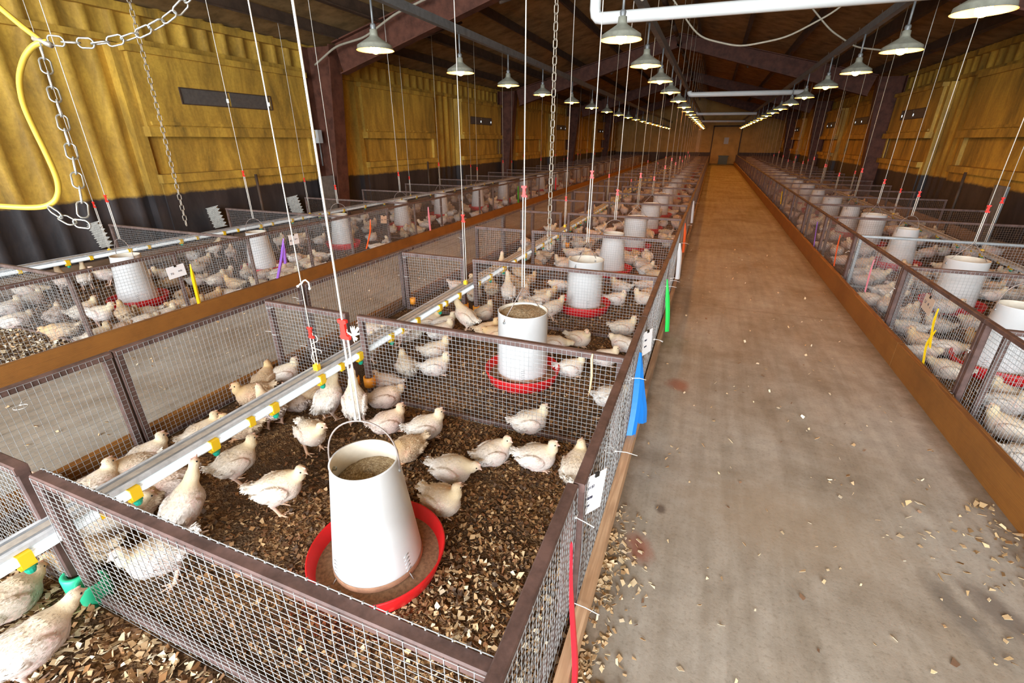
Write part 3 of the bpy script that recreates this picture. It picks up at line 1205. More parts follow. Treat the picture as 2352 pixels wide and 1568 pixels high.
        P3 = md - sd * (wd * .5)[:, None]
        tp = k0 + tdir * ln[:, None] + n0 * (ln * lift)[:, None]
        P4 = tp + sd * (wd * .16)[:, None]
        P5 = tp - sd * (wd * .16)[:, None]
        FV = np.stack([P0, P1, P2, P3, P4, P5], 1).reshape(-1, 3)
        bi = np.arange(nf)[:, None] * 6 + len(V)
        FQ = np.concatenate([bi + np.array([0, 1, 2, 3]), bi + np.array([3, 2, 4, 5])])
        cw = C[F[pick, 0]]
        fc = cw * 0.35 + 0.65 * (np.array(WING) * (1 - nearneck * .8) + np.array(NECK) * nearneck * .8)
        top = np.clip((c0[:, 2] - B[2]) / 0.06, 0, 1)[:, None] * np.exp(-((c0 - B)[:, 0:1] - 0.02) ** 2 / 0.006)
        fc = fc * (1 - 0.45 * top) + 0.45 * top * np.array([0.70, 0.56, 0.38])
        fc = fc * (0.88 + 0.22 * rr.rand(nf, 1))
        F = np.concatenate([F, FQ])
        V = np.concatenate([V, FV])
        C = np.concatenate([C, np.repeat(fc, 6, axis=0)])
    if detail:   # eyes
        for sg in (-1, 1):
            c = head + d * 0.009 + s * 0.0178 * sg + u * 0.0035
            vv = []
            ff = []
            for i in range(5):
                for j in range(8):
                    th = PI * (i + .5) / 5
                    ph = 2 * PI * j / 8
                    vv.append(c + 0.0046 * np.array([math.sin(th) * math.cos(ph), math.sin(th) * math.sin(ph), math.cos(th)]))
            for i in range(4):
                for j in range(8):
                    ff.append((i * 8 + j, (i + 1) * 8 + j, (i + 1) * 8 + (j + 1) % 8, i * 8 + (j + 1) % 8))
            F = np.concatenate([F, np.array(ff) + len(V)])
            V = np.concatenate([V, np.array(vv)])
            C = np.concatenate([C, np.tile([0.015, 0.012, 0.010], (40, 1))])
    return V, F, C


TONES = {0: (1, 0.985, 0.96), 1: (0.97, 0.92, 0.83), 2: (0.93, 0.82, 0.76), 3: (0.86, 0.70, 0.50)}
CH = {}
for ps in POSES:
    V, F, C = chicken_mesh(ps, 0.0031)
    CH[ps] = fast_mesh('chicken_' + ps, V, F, M['chicken'], True, C)
nchick = 0


def chicken(x, y, rot, pose, tone, label, group=None, scale=1.0):
    global nchick
    o = link('chicken', CH[pose], None, (x, y, 0.031), R(rot))
    o.scale = (scale, scale, scale)
    t = TONES[tone]
    o.color = (t[0], t[1], t[2], 1)
    tag(o, label, 'chicken', group)
    nchick += 1
    return o


M1 = [
    (-1.81, 0.866, 92, 'drink', 0, 'white chicken stretching its neck up to a drinker nipple behind the front wire panel'),
    (-1.889, 1.168, 72, 'stand', 1, 'white chicken standing right of the drinking bird, looking towards the feeder'),
    (-1.551, 1.106, 43, 'standR', 1, 'tan-headed white chicken standing on both legs left of the nearest feeder'),
    (-1.738, 1.496, 341, 'standL', 1, 'white chicken standing breast-on in the open litter behind the nearest feeder bail'),
    (-1.872, 1.778, 94, 'drink', 0, 'white chicken reaching up to drink, left one of the pair beside the orange post cap'),
    (-1.697, 1.799, 127, 'drink', 0, 'white chicken drinking with its back turned, right of a pair by the orange cap'),
    (-1.481, 1.799, 51, 'sit', 2, 'pinkish tan chicken resting at the foot of the orange-capped post, head to the right'),
    (-1.256, 1.83, 42, 'sit', 0, 'white chicken resting just right of the orange-capped post with head raised'),
    (-1.239, 1.64, 242, 'low', 3, 'tan chicken crouched right behind the rim of the nearest feeder'),
    (-0.95, 1.573, 13, 'rest', 0, 'white chicken lying right of the nearest feeder with its head lowered forward'),
    (-0.893, 1.376, 351, 'sitL', 1, 'white chicken crouched against the red pan, nearest bird to the front feeder'),
    (-0.816, 1.764, 49, 'sitR', 0, 'white chicken sitting in the open litter, left one of a touching pair'),
    (-0.6, 1.813, 14, 'sit', 0, 'white chicken sitting in the open litter, right one of a touching pair facing the aisle'),
    (-0.388, 1.799, 92, 'sit', 1, 'chicken half hidden behind the aisle fence rail of the front pen'),
    (-2.198, 1.465, 224, 'sit', 3, 'tan chicken under the drinker pipe with its head poking out behind the rail'),
    (-2.347, 1.326, 73, 'sit', 1, 'white chicken with pink face behind the drinker rail, right of the fence post'),
    (-2.125, 1.597, 163, 'stand', 2, 'pink-skinned chicken standing under the drinker pipe seen from the rear'),
    (-2.441, 1.749, 246, 'sit', 3, 'tan chicken in the huddle by the far fence, head down at the left edge'),
    (-2.533, 1.905, 115, 'sit', 3, 'buff chicken in the middle of the huddle against the far fence'),
    (-2.489, 2.021, 59, 'sit', 0, 'white chicken at the right end of the huddle by the far fence, head raised'),
    (-2.104, 1.884, 83, 'low', 3, 'brown chicken crouched in the shade under the drinker pipe'),
    (-2.147, 1.783, 170, 'sit', 2, 'pinkish chicken turned away under the drinker pipe beside the huddle'),
    (-2.383, 0.836, 93, 'sit', 0, 'white chicken with stretched neck behind the drinker rail near the front corner post'),
    (-2.388, 1.009, 263, 'sit', 1, 'tan-headed chicken behind the drinker rail facing left, one of two heads together'),
    (-2.424, 1.088, 72, 'sit', 0, 'white-faced chicken behind the drinker rail facing right, one of two heads together'),
    (-2.515, 0.738, 174, 'sit', 1, 'yellowish chicken in the far front corner seen from behind through the wire'),
    (-2.113, 0.862, 268, 'low', 3, 'tan chicken crouched under the drinker pipe with its tail raised'),
    (-2.115, 0.99, 235, 'sit', 2, 'brown-backed chicken crouched under the pipe behind the drinking bird'),
    (-2.0, 0.606, 223, 'low', 3, 'brown-backed chicken pressed against the front wire panel beside the corner post'),
    (-1.663, 0.678, 254, 'stand', 0, 'white chicken standing behind the front wire panel with its head to the left'),
    (-2.092, 0.752, 80, 'rest', 1, 'white chicken resting behind the top rail of the front panel under the pipe'),
    (-2.034, 0.377, 91, 'low', 1, 'pale tan chicken at the left picture edge outside the front panel'),
    (-1.71, 0.311, 92, 'fwd', 0, 'fluffy white chicken walking beside the green post cap at the lower left corner'),
]
M2 = [
    (-0.707, 2.848, 26, 'sit', 0, 'white chicken sitting right of the second feeder with its pink face up'),
    (-0.519, 3.102, 15, 'sit', 0, 'white chicken sitting under the hanging straw tie of the second cross panel'),
    (-0.912, 3.09, 38, 'peck', 0, 'white chicken bent to the pan at the right of the second feeder'),
    (-0.494, 3.745, 16, 'sit', 1, 'white chicken near the aisle fence, farther one of two sitting together'),
    (-0.43, 3.405, 157, 'low', 0, 'white chicken near the aisle fence, nearer one of two sitting together'),
    (-0.784, 3.39, 355, 'sitR', 1, 'tan-necked chicken sitting between the second and third feeders'),
    (-0.373, 2.552, 36, 'low', 0, 'white chicken tucked beside the aisle fence under the blue ribbon'),
    (-0.739, 2.098, 33, 'sit', 0, 'white chicken sitting alone just behind the second cross panel'),
    (-1.593, 2.506, 36, 'sit', 0, 'white chicken sitting behind the second cross panel, nearer one of two side by side'),
    (-1.733, 2.743, 38, 'sit', 1, 'white chicken sitting behind the second cross panel, farther one of two side by side'),
    (-1.768, 2.421, 141, 'sit', 1, 'white chicken seen from behind with its yellow neck raised behind the second cross panel'),
    (-1.757, 2.185, 189, 'sitL', 2, 'pink-grey chicken with its head to the left behind the orange-capped post'),
    (-1.663, 2.022, 49, 'low', 2, 'pinkish chicken crouched right against the wire behind the orange cap'),
    (-2.123, 2.824, 212, 'stand', 2, 'pink-skinned chicken standing under the drinker line of the second pen'),
    (-1.751, 3.303, 178, 'drink', 1, 'buff chicken with raised neck below the drinker, in front of the two orange caps'),
    (-2.093, 3.242, 41, 'sit', 1, 'white chicken in the row under the drinker line, leftmost of three faces'),
    (-1.953, 3.265, 35, 'sit', 0, 'white chicken in the row under the drinker line, middle of three faces'),
    (-1.883, 3.084, 45, 'sit', 0, 'white chicken in the row under the drinker line, nearest of three faces'),
    (-1.549, 3.279, 33, 'sit', 3, 'brown chicken beside the left of the second feeder, head raised'),
    (-1.43, 3.227, 194, 'low', 3, 'brown chicken half hidden behind the second feeder tube'),
    (-2.421, 2.898, 225, 'sit', 0, 'white chicken behind the drinker rail of the second pen facing left'),
    (-2.133, 2.477, 101, 'stand', 1, 'white chicken beyond the second cross-panel post under the pipe'),
    (-2.1, 2.977, 225, 'sit', 1, 'white chicken under the drinker line left of the three faces'),
]
M3 = [
    (-1.688, 4.105, 117, 'drink'),
    (-1.607, 4.287, 81, 'sit'),
    (-2.104, 4.876, 103, 'drink'),
    (-1.88, 4.868, 141, 'drink'),
    (-1.373, 4.159, 23, 'sit'),
    (-1.15, 3.854, 42, 'stand'),
    (-1.376, 4.38, 7, 'sit'),
    (-1.746, 4.826, 40, 'sit'),
    (-1.346, 4.752, 196, 'low'),
    (-0.711, 4.938, 183, 'sit'),
    (-0.477, 5.101, 10, 'sit'),
    (-0.693, 4.505, 19, 'sitR'),
    (-0.427, 4.641, 190, 'sit'),
    (-1.74, 3.617, 66, 'sit'),
    (-1.636, 3.659, 34, 'sit'),
    (-2.067, 4.102, 87, 'sit'),
    (-1.878, 5.509, 119, 'low'),
    (-2.228, 4.54, 216, 'sit'),
    (-1.552, 5.64, 45, 'sit'),
    (-1.9, 4.169, 114, 'stand'),
]
L1 = [
    (-5.985, 2.074, 81, 'sit'),
    (-5.496, 1.908, 76, 'low'),
    (-6.125, 2.321, 99, 'sit'),
    (-5.349, 2.13, 128, 'sit'),
    (-4.829, 1.93, 238, 'low'),
    (-6.107, 2.402, 89, 'stand'),
    (-4.997, 2.188, 78, 'stand'),
    (-4.564, 2.282, 163, 'stand'),
    (-4.234, 1.948, 79, 'sit'),
    (-4.306, 1.901, 256, 'low'),
    (-4.233, 2.1, 84, 'low'),
    (-4.3, 2.3, 70, 'low'),
    (-4.595, 2.469, 262, 'sit'),
    (-4.389, 2.492, 75, 'sit'),
    (-6.306, 2.689, 162, 'drink'),
    (-6.215, 2.847, 145, 'drink'),
    (-6.201, 3.035, 254, 'stand'),
    (-6.805, 2.557, 129, 'sit'),
]
L2 = [
    (-5.831, 3.184, 71, 'sit'),
    (-5.421, 3.256, 89, 'sit'),
    (-5.876, 3.461, 240, 'sit'),
    (-5.252, 3.417, 67, 'low'),
    (-5.044, 3.5, 75, 'sit'),
    (-4.687, 3.462, 204, 'sit'),
    (-4.955, 3.832, 142, 'sit'),
    (-5.722, 3.848, 76, 'stand'),
    (-4.548, 2.745, 249, 'low'),
    (-4.332, 2.765, 67, 'sit'),
    (-4.453, 2.993, 76, 'sit'),
    (-4.439, 3.179, 224, 'low'),
    (-4.853, 2.982, 118, 'low'),
    (-5.9, 4.395, 133, 'stand'),
    (-6.332, 4.502, 75, 'drink'),
]
L3 = [
    (-4.354, 3.543, 221, 'sit'),
    (-4.215, 3.651, 59, 'low'),
    (-4.259, 3.95, 57, 'sit'),
    (-4.729, 4.247, 228, 'low'),
    (-4.665, 4.435, 66, 'sit'),
    (-4.661, 4.583, 55, 'low'),
    (-6.581, 5.384, 111, 'sit'),
    (-6.192, 5.541, 138, 'sit'),
    (-5.682, 5.392, 57, 'stand'),
    (-5.64, 5.762, 64, 'sit'),
    (-4.762, 4.853, 224, 'sit'),
    (-4.615, 3.968, 69, 'sit'),
    (-4.053, 3.806, 47, 'low'),
    (-4.172, 4.359, 234, 'low'),
]
R1 = [
    (1.742, 3.027, 148, 'sit'),
    (1.715, 2.908, 151, 'sit'),
    (1.662, 2.712, 348, 'low'),
    (1.937, 3.48, 141, 'sit'),
    (1.848, 3.092, 69, 'sit'),
    (1.97, 3.411, 170, 'stand'),
]
R2 = [
    (2.024, 4.821, 172, 'sit'),
    (2.341, 4.992, 153, 'low'),
    (2.189, 4.511, 174, 'sit'),
    (1.76, 4.339, 166, 'sit'),
    (1.632, 4.071, 358, 'low'),
    (1.879, 4.254, 346, 'rest'),
    (1.749, 3.793, 153, 'rest'),
    (1.872, 5.069, 40, 'sit'),
    (1.932, 4.974, 9, 'sit'),
    (2.491, 5.713, 356, 'sit'),
    (2.472, 5.023, 164, 'sit'),
    (2.708, 5.345, 353, 'sit'),
    (1.769, 4.634, 169, 'low'),
    (1.696, 3.977, 147, 'sit'),
]
R3 = [
    (2.876, 6.089, 339, 'sit'),
    (3.106, 6.182, 343, 'low'),
    (3.436, 7.205, 35, 'sit'),
    (3.194, 7.107, 166, 'sit'),
    (1.873, 5.844, 12, 'sit'),
    (1.933, 5.71, 346, 'low'),
    (1.685, 5.46, 173, 'low'),
    (1.767, 5.283, 82, 'sit'),
    (1.812, 6.552, 355, 'sit'),
    (1.81, 6.256, 4, 'low'),
    (2.466, 6.815, 160, 'sit'),
    (3.338, 6.777, 154, 'sit'),
    (2.097, 6.101, 341, 'sit'),
    (1.975, 6.417, 83, 'sit'),
]


GRP = 'broiler chickens in the wire pens'
placed = []


def put(x, y, rot, pose, tone, label):
    s = 0.87 + 0.10 * rng.random()
    chicken(x, y, rot, pose, tone, label, GRP, s)
    placed.append((x, y))


for x, y, r_, ps, tone, lab in M1 + M2:
    put(x, y, r_, ps, tone, lab)

posew = {'sit': 'sitting', 'sitL': 'sitting', 'sitR': 'sitting', 'low': 'crouching', 'rest': 'lying', 'stand': 'standing', 'standL': 'standing',
         'standR': 'standing', 'walk': 'walking', 'fwd': 'walking', 'drink': 'drinking', 'peck': 'pecking'}
tonew = {0: 'white', 1: 'creamy white', 2: 'pinkish white', 3: 'tan'}
penword = ['first', 'second', 'third', 'fourth', 'fifth', 'sixth', 'seventh', 'eighth', 'ninth', 'tenth']


def label_pen(birds, pentext):
    """birds: (x, y, rot, pose, tone); each label names look and rank from the camera among its like in that pen"""
    groups = {}
    for b_ in birds:
        groups.setdefault((b_[4], posew[b_[3]]), []).append(b_)
    for (tone, pw), lst in groups.items():
        lst.sort(key=lambda q: math.hypot(q[0], q[1]))
        for i, q in enumerate(lst):
            if len(lst) == 1:
                lab = 'the only %s %s chicken in %s' % (tonew[tone], pw, pentext)
            else:
                lab = '%s %s chicken, %s such in %s' % (tonew[tone], pw, 'nearest' if i == 0 else ordw[i] + ' nearest', pentext)
            put(*q, lab)


def clampx(x, y):
    if x < -3.4:
        return min(x, -4.40)
    return max(x, 1.67) if x > 0.6 else x


def with_tone(lst):
    lst = [(clampx(q[0], q[1]),) + tuple(q[1:]) for q in lst]
    keep = []
    for q in lst:
        if all((q[0] - p_[0]) ** 2 + (q[1] - p_[1]) ** 2 > 0.14 ** 2 for p_ in keep):
            keep.append(q)
    lst = keep
    return [q if len(q) > 4 else (*q, rng.choice([0, 0, 0, 1, 1, 2, 3])) for q in lst]


def fill_pen(n, x0, x1, y0, y1, avoid, have=()):
    out = []
    taken = [(a[0], a[1]) for a in have]
    tries = 0
    while len(out) < n and tries < 4000:
        tries += 1
        x = x0 + (x1 - x0) * rng.random()
        y = y0 + (y1 - y0) * rng.random()
        if any((x - ax) ** 2 + (y - ay) ** 2 < rr * rr for ax, ay, rr in avoid):
            continue
        if any((x - ax) ** 2 + (y - ay) ** 2 < 0.165 ** 2 for ax, ay in taken):
            continue
        taken.append((x, y))
        ps = rng.choice(['sit', 'sit', 'sit', 'low', 'low', 'rest', 'sitL', 'sitR', 'stand', 'standL', 'peck'])
        out.append((x, y, rng.random() * 360, ps, rng.choice([0, 0, 0, 1, 1, 2, 3])))
    return out


PEN = 1.55
MY = [0.53 + PEN * k for k in range(25)]        # middle row cross panels
LY = [1.88 + PEN * k for k in range(24)]        # left row
RY = [3.12 + 1.47 * k for k in range(25)]       # right row
MF = [(-0.97, 1.03), (-1.00, 2.68), (-0.95, 4.23), (-0.96, 5.67), (-0.90, 7.12), (-0.88, 8.79)] + [(-0.87, MY[k] + 0.8) for k in range(6, 24)]
LF = [(-5.14, 2.73), (-5.02, 4.13), (-5.10, 5.69), (-5.20, 7.45), (-5.25, 8.98)] + [(-5.05, LY[k] + 0.75) for k in range(5, 23)]
RF = [(2.08, 4.02), (2.36, 5.56), (2.42, 7.36), (2.40, 8.70)] + [(2.33, RY[k] + 0.72) for k in range(4, 24)]

for tag_, lst, x0, x1, y0, y1, fd, nn, txt in (
        ('M3', M3, -2.45, -0.4, MY[2] + .15, MY[3] - .15, MF[2], 5, 'the third pen of the middle row'),
        ('M4', [], -2.45, -0.4, MY[3] + .15, MY[4] - .15, MF[3], 22, 'the fourth pen of the middle row'),
        ('M5', [], -2.45, -0.4, MY[4] + .15, MY[5] - .15, MF[4], 22, 'the fifth pen of the middle row'),
        ('L1', L1, -6.5, -4.4, LY[0] + .15, LY[1] - .15, LF[0], 3, 'the nearest stocked pen of the left row'),
        ('L2', L2, -6.5, -4.4, LY[1] + .15, LY[2] - .15, LF[1], 6, 'the second stocked pen of the left row'),
        ('L3', L3, -6.5, -4.4, LY[2] + .15, LY[3] - .15, LF[2], 7, 'the third stocked pen of the left row'),
        ('L4', [], -6.5, -4.4, LY[3] + .15, LY[4] - .15, LF[3], 19, 'the fourth stocked pen of the left row'),
        ('R1', R1, 2.2, 3.7, RY[0] - 0.9, RY[0] - .15, (9, 9), 3, 'the pen at the right picture edge'),
        ('R2', R2, 1.7, 3.75, RY[0] + .15, RY[1] - .15, RF[0], 8, 'the right-hand pen with the yellow ribbon'),
        ('R3', R3, 1.7, 3.75, RY[1] + .15, RY[2] - .15, RF[1], 8, 'the right-hand pen with the pink ribbon'),
        ('R4', [], 1.7, 3.75, RY[2] + .15, RY[3] - .15, RF[2], 21, 'the right-hand pen with the orange ribbon')):
    base = with_tone(lst)
    base = [q for q in base if math.hypot(q[0] - fd[0], q[1] - fd[1]) > 0.27]
    extra = fill_pen(nn, x0, x1, y0, y1, [(fd[0], fd[1], 0.37)], base)
    label_pen(base + extra, txt)

# the next pens are also individual birds, up to about 300 in all
far_i = []
for k, (row, x0, x1, ys, fl) in enumerate([('middle', -2.45, -0.4, MY, MF), ('left', -6.5, -4.4, LY, LF)]):
    kk = 5 if row == 'middle' else 4
    birds = fill_pen(14, x0, x1, ys[kk] + .12, ys[kk + 1] - .12, [(fl[kk][0], fl[kk][1], 0.33)])
    label_pen(birds, 'the %s pen of the %s row' % ('sixth' if row == 'middle' else 'fifth stocked', row))

# everything further back: one uncounted flock
lowres = [chicken_mesh(ps, 0.0105, False) for ps in ('sit', 'low', 'sitL', 'stand', 'rest')]
VV = []
FF = []
CC = []
nv = 0
for x0, x1, ys, fl, k0 in ((-2.45, -0.4, MY, MF, 6), (-6.5, -4.4, LY, LF, 5), (1.7, 3.75, RY, RF, 3)):
    for k in range(k0, 23):
        for (x, y, r_, ps, tone) in fill_pen(17 if k < 12 else 12, x0, x1, ys[k] + .12, ys[k + 1] - .12, [(fl[k][0], fl[k][1], 0.33)]):
            V, F, C = lowres[rng.randrange(5)]
            a = R(r_)
            rot = np.array([[math.cos(a), -math.sin(a), 0], [math.sin(a), math.cos(a), 0], [0, 0, 1]])
            VV.append(V @ rot.T + (x, y, 0.03))
            FF.append(F + nv)
            CC.append(C * np.array(TONES[tone]))
            nv += len(V)
o = link('chicken', fast_mesh('distant_flock', np.concatenate(VV), np.concatenate(FF), M['chicken'], True, np.concatenate(CC)))
tag(o, 'crowd of small white chickens in all the distant pens', 'chicken', None, 'stuff')

# ------------------------------------------------------------------ hanging tube feeders
def feeder_meshes(rt, rb, fill, zt=0.535):
    """hopper, pan, mash, feed, bail meshes around the feeder's axis"""
    d = {}
    b = MB()
    zb = 0.085
    b.lathe([(rb - .004, zb), (rb, zb), (rb, zb + .012), (rt, zt - .006), (rt + .002, zt), (rt - .004, zt)], 56)
    b.lathe([(rt - .004, zt), (rt - .005, zt - .01), (rb - .005, zb + .012), (rb - .004, zb)], 56, mat=1)
    d['hopper'] = b.mesh('hopper', [M['white_plastic'], M['inner_stain']])
    b = MB()
    b.lathe([(rb + .0015, zb - .004), (rb + .0015, zb + .014), (rb + .0006, zb + .020)], 56)
    d['stained_rim'] = b.mesh('stained_rim', M['feed_stain'])
    b = MB()
    b.lathe([(0.0, 0.036), (0.190, 0.036), (0.222, 0.046), (0.249, 0.122), (0.254, 0.127), (0.258, 0.122), (0.231, 0.044), (0.222, 0.032), (0.0, 0.032)], 64)
    d['pan'] = b.mesh('pan', M['red_plastic'])
    b = MB()
    b.lathe([(0.0, 0.080), (0.15, 0.080), (0.20, 0.070), (0.2305, 0.068)], 48)
    d['mash'] = b.mesh('mash', M['mash'])
    b = MB()
    zf = zb + (zt - zb) * fill
    rf = rb + (rt - rb) * fill - 0.006
    r2 = random.Random(3)
    V = [(0, 0, zf + 0.03)]
    F = []
    rings, seg = 12, 48
    for i in range(1, rings + 1):
        for k in range(seg):
            a = 2 * PI * k / seg
            rr = rf * i / rings
            V.append((rr * math.cos(a), rr * math.sin(a), zf + 0.03 * (1 - (i / rings) ** 1.5) + 0.018 * math.cos(a - 0.6) * i / rings + (r2.random() - .5) * 0.006))
    for k in range(seg):
        F.append((0, 1 + k, 1 + (k + 1) % seg))
    for i in range(rings - 1):
        for k in range(seg):
            a0 = 1 + i * seg
            F.append((a0 + k, a0 + seg + k, a0 + seg + (k + 1) % seg, a0 + (k + 1) % seg))
    b.add(V, F, 0, True)
    d['feed'] = b.mesh('feed', M['feed'])
    b = MB()
    pts = []
    if rt > 0.15:
        pts = [(-rt - .006, 0, zt - .045), (-rt - .006, 0, zt - .03), (-0.008, 0, zt + .145), (0, 0, zt + .157), (0.008, 0, zt + .145), (rt + .006, 0, zt - .03), (rt + .006, 0, zt - .045)]
    for i in range(25 if rt < 0.15 else 0):
        a = PI * i / 24
        pts.append((-(rt + .006) * math.cos(a) * (1.0 + 0.10 * math.sin(a)), 0, zt - 0.045 + 0.20 * math.sin(a) ** 0.8))
    b.tube(pts, 0.0032, 6)
    d['bail'] = b.mesh('bail', M['bail'])
    for nm, sg in (('bolt_a', -1), ('bolt_b', 1)):
        b = MB()
        b.tube([(sg * (rt - .012), 0, zt - .045), (sg * (rt + .010), 0, zt - .045)], 0.0075, 12)
        d[nm] = b.mesh('bolt', M['galv_frame'])
    # slotted height adjusters near the foot
    for nm, a in (('adj_a', -2.35), ('adj_b', -0.55)):
        b = MB()
        ca, sa = math.cos(a), math.sin(a)
        for j in range(5):
            rr = rb - (rb - rt) * (0.02 + j * .016 + .012) / (zt - zb) + .0025
            z = zb + 0.02 + j * 0.016
            b.tube([((rr) * ca + sa * .011, rr * sa - ca * .011, z), (rr * ca - sa * .011, rr * sa + ca * .011, z + .006)], 0.0018, 5)
        b.tube([(rb * ca, rb * sa, zb + .01), ((rb + .018) * ca, (rb + .018) * sa, zb - .01), ((rb + .008) * ca, (rb + .008) * sa, zb - .03)], 0.0018, 5)
        d[nm] = b.mesh('adjuster', M['galv'])
    return d


FM = {'taper': feeder_meshes(0.116, 0.166, 0.80), 'taper_full': feeder_meshes(0.122, 0.166, 0.8), 'straight': feeder_meshes(0.163, 0.166, 0.93),
      'straight_low': feeder_meshes(0.163, 0.166, 0.55)}


def feeder(x, y, kind, label, rotz=0.0, lift=0.0, group='hanging tube feeders'):
    o = thing('tube_feeder', label, 'feeder', (x, y, lift), rotz, group)
    d = FM[kind]
    hp = link('hopper', d['hopper'], o)
    link('stained_rim', d['stained_rim'], hp)
    for k in ('adj_a', 'adj_b'):
        link('adjuster', d[k], hp)
    for k in ('bolt_a', 'bolt_b'):
        link('bolt', d[k], hp)
    pn_ = link('pan', d['pan'], o)
    link('mash', d['mash'], pn_)
    link('feed', d['feed'], o)
    link('bail', d['bail'], o)
    return o


feeder_tops = []
kinds = ['taper', 'straight', 'straight_low', 'taper_full', 'straight', 'straight_low', 'straight', 'taper_full']
ftxt = ['nearest white tube feeder with red pan, open top showing feed, in the front pen',
        'white tube feeder filled to the brim with feed in the second middle pen',
        'white tube feeder with a half empty top in the third middle pen',
        'white tapered tube feeder in the fourth middle pen']
for k, (x, y) in enumerate(MF):
    lab = ftxt[k] if k < 4 else ('white tube feeder in the middle row, %s from the camera' % ordw[k])
    feeder(x, y, kinds[k % 8], lab, [0.35, 1.15, 1.2, 0.4, 0.2][k % 5])
    feeder_tops.append((x, y, 'middle', k))
for k, (x, y) in enumerate(LF):
    lab = 'white tapered tube feeder in the left row of pens, %s from the camera' % ordw[k]
    feeder(x, y, 'taper' if k % 4 else 'taper_full', lab, 0.3 * k)
    feeder_tops.append((x, y, 'left', k))
for k, (x, y) in enumerate(RF):
    lab = 'white tube feeder in the right row of pens, %s from the camera' % ordw[k]
    feeder(x, y, 'taper_full' if k % 2 == 0 else 'straight_low', lab, 0.2 * k)
    feeder_tops.append((x, y, 'right', k))

# ------------------------------------------------------------------ wire pen panels
RS = 0.036


def wire_mesh(w, h, r=0.00105, step=0.0254, jitter=0.0012, seed=1, hang=0.0, wmat='galv', bow=0.0):
    rv, rh = (r * 1.25, r * 0.85) if isinstance(step, tuple) else (r, r)
    rr = np.random.RandomState(seed)
    sx, sz = step if isinstance(step, tuple) else (step, step)
    nx = max(2, int(round(w / sx)))
    nz = max(2, int(round(h / sz)))
    V = []
    F = []
    n = 0
    sides = 4
    ang = 2 * PI * np.arange(sides) / sides + PI / 4

    def bar(P, axis):
        nonlocal n
        r = rv if axis == 'z' else rh
        m = len(P)
        ring = np.zeros((m, sides, 3))
        ring[:] = P[:, None, :]
        if axis == 'z':
            ring[:, :, 0] += r * np.cos(ang)
            ring[:, :, 1] += r * np.sin(ang)
        else:
            ring[:, :, 2] += r * np.cos(ang)
            ring[:, :, 1] += r * np.sin(ang)
        V.append(ring.reshape(-1, 3))
        for i in range(m - 1):
            for k in range(sides):
                k2 = (k + 1) % sides
                F.append((n + i * sides + k, n + i * sides + k2, n + (i + 1) * sides + k2, n + (i + 1) * sides + k))
        n += m * sides
    seg = 4
    for i in range(nx + 1):
        x = w * i / nx
        P = np.stack([np.full(seg + 1, x) + jitter * rr.randn(seg + 1), np.zeros(seg + 1) + jitter * rr.randn(seg + 1) + 0.001 - bow * np.sin(np.linspace(0, PI, seg + 1)), np.linspace(0, h + hang, seg + 1)], -1)
        bar(P, 'z')
    for j in range(nz + 1):
        z = h * j / nz
        P = np.stack([np.linspace(0, w, seg + 1), np.zeros(seg + 1) + jitter * rr.randn(seg + 1) - 0.001, np.full(seg + 1, z) + jitter * rr.randn(seg + 1)], -1)
        bar(P, 'x')
    return fast_mesh('wire_mesh', np.concatenate(V), np.array(F), M[wmat], True)


_cache = {}


def bar_mesh(name, size, mat):
    key = (name, tuple(round(s, 3) for s in size), mat.name)
    if key not in _cache:
        b = MB()
        x, y, z = size
        # square hollow section with a small round-off
        c = 0.004
        if x >= y and x >= z:
            prof = [(-y / 2 + c, -z / 2), (y / 2 - c, -z / 2), (y / 2, -z / 2 + c), (y / 2, z / 2 - c), (y / 2 - c, z / 2), (-y / 2 + c, z / 2), (-y / 2, z / 2 - c), (-y / 2, -z / 2 + c)]
            b.prism(prof, (0, 0, 0), (x, 0, 0))
        else:
            prof = [(-y / 2 + c, -x / 2), (y / 2 - c, -x / 2), (y / 2, -x / 2 + c), (y / 2, x / 2 - c), (y / 2 - c, x / 2), (-y / 2 + c, x / 2), (-y / 2, x / 2 - c), (-y / 2, -x / 2 + c)]
            b.prism(prof, (0, 0, 0), (0, 0, z), up=(1, 0, 0))
        _cache[key] = b.mesh(name, mat)
    return _cache[key]


def wire_for(w, h, seed, wmat, step=0.0254, bow=0.0):
    key = ('w', round(w, 2), round(h, 2), seed, wmat, step)
    if key not in _cache:
        _cache[key] = wire_mesh(w, h, seed=seed, wmat=wmat, step=step, bow=bow)
    return _cache[key]


def tie_mesh(seed):
    key = ('tie', seed)
    if key not in _cache:
        r2 = random.Random(seed)
        b = MB()
        pts = [(0.024 * math.cos(a), 0.024 * math.sin(a), 0.0) for a in np.linspace(0, 2 * PI, 14)]
        b.tube(pts, 0.0016, 4)
        b.box((0.025, 0, 0), (0.008, 0.007, 0.006))
        ln = 0.06 + 0.035 * r2.random()
        dy, dz = (r2.random() - .5) * 0.05, (r2.random() - .6) * 0.03
        b.tube([(0.025, 0, 0), (0.025 + ln * .5, dy * .4, dz * .3 + .004), (0.025 + ln, dy, dz)], 0.0019, 4)
        _cache[key] = b.mesh('cable_tie', M['tie'])
    return _cache[key]


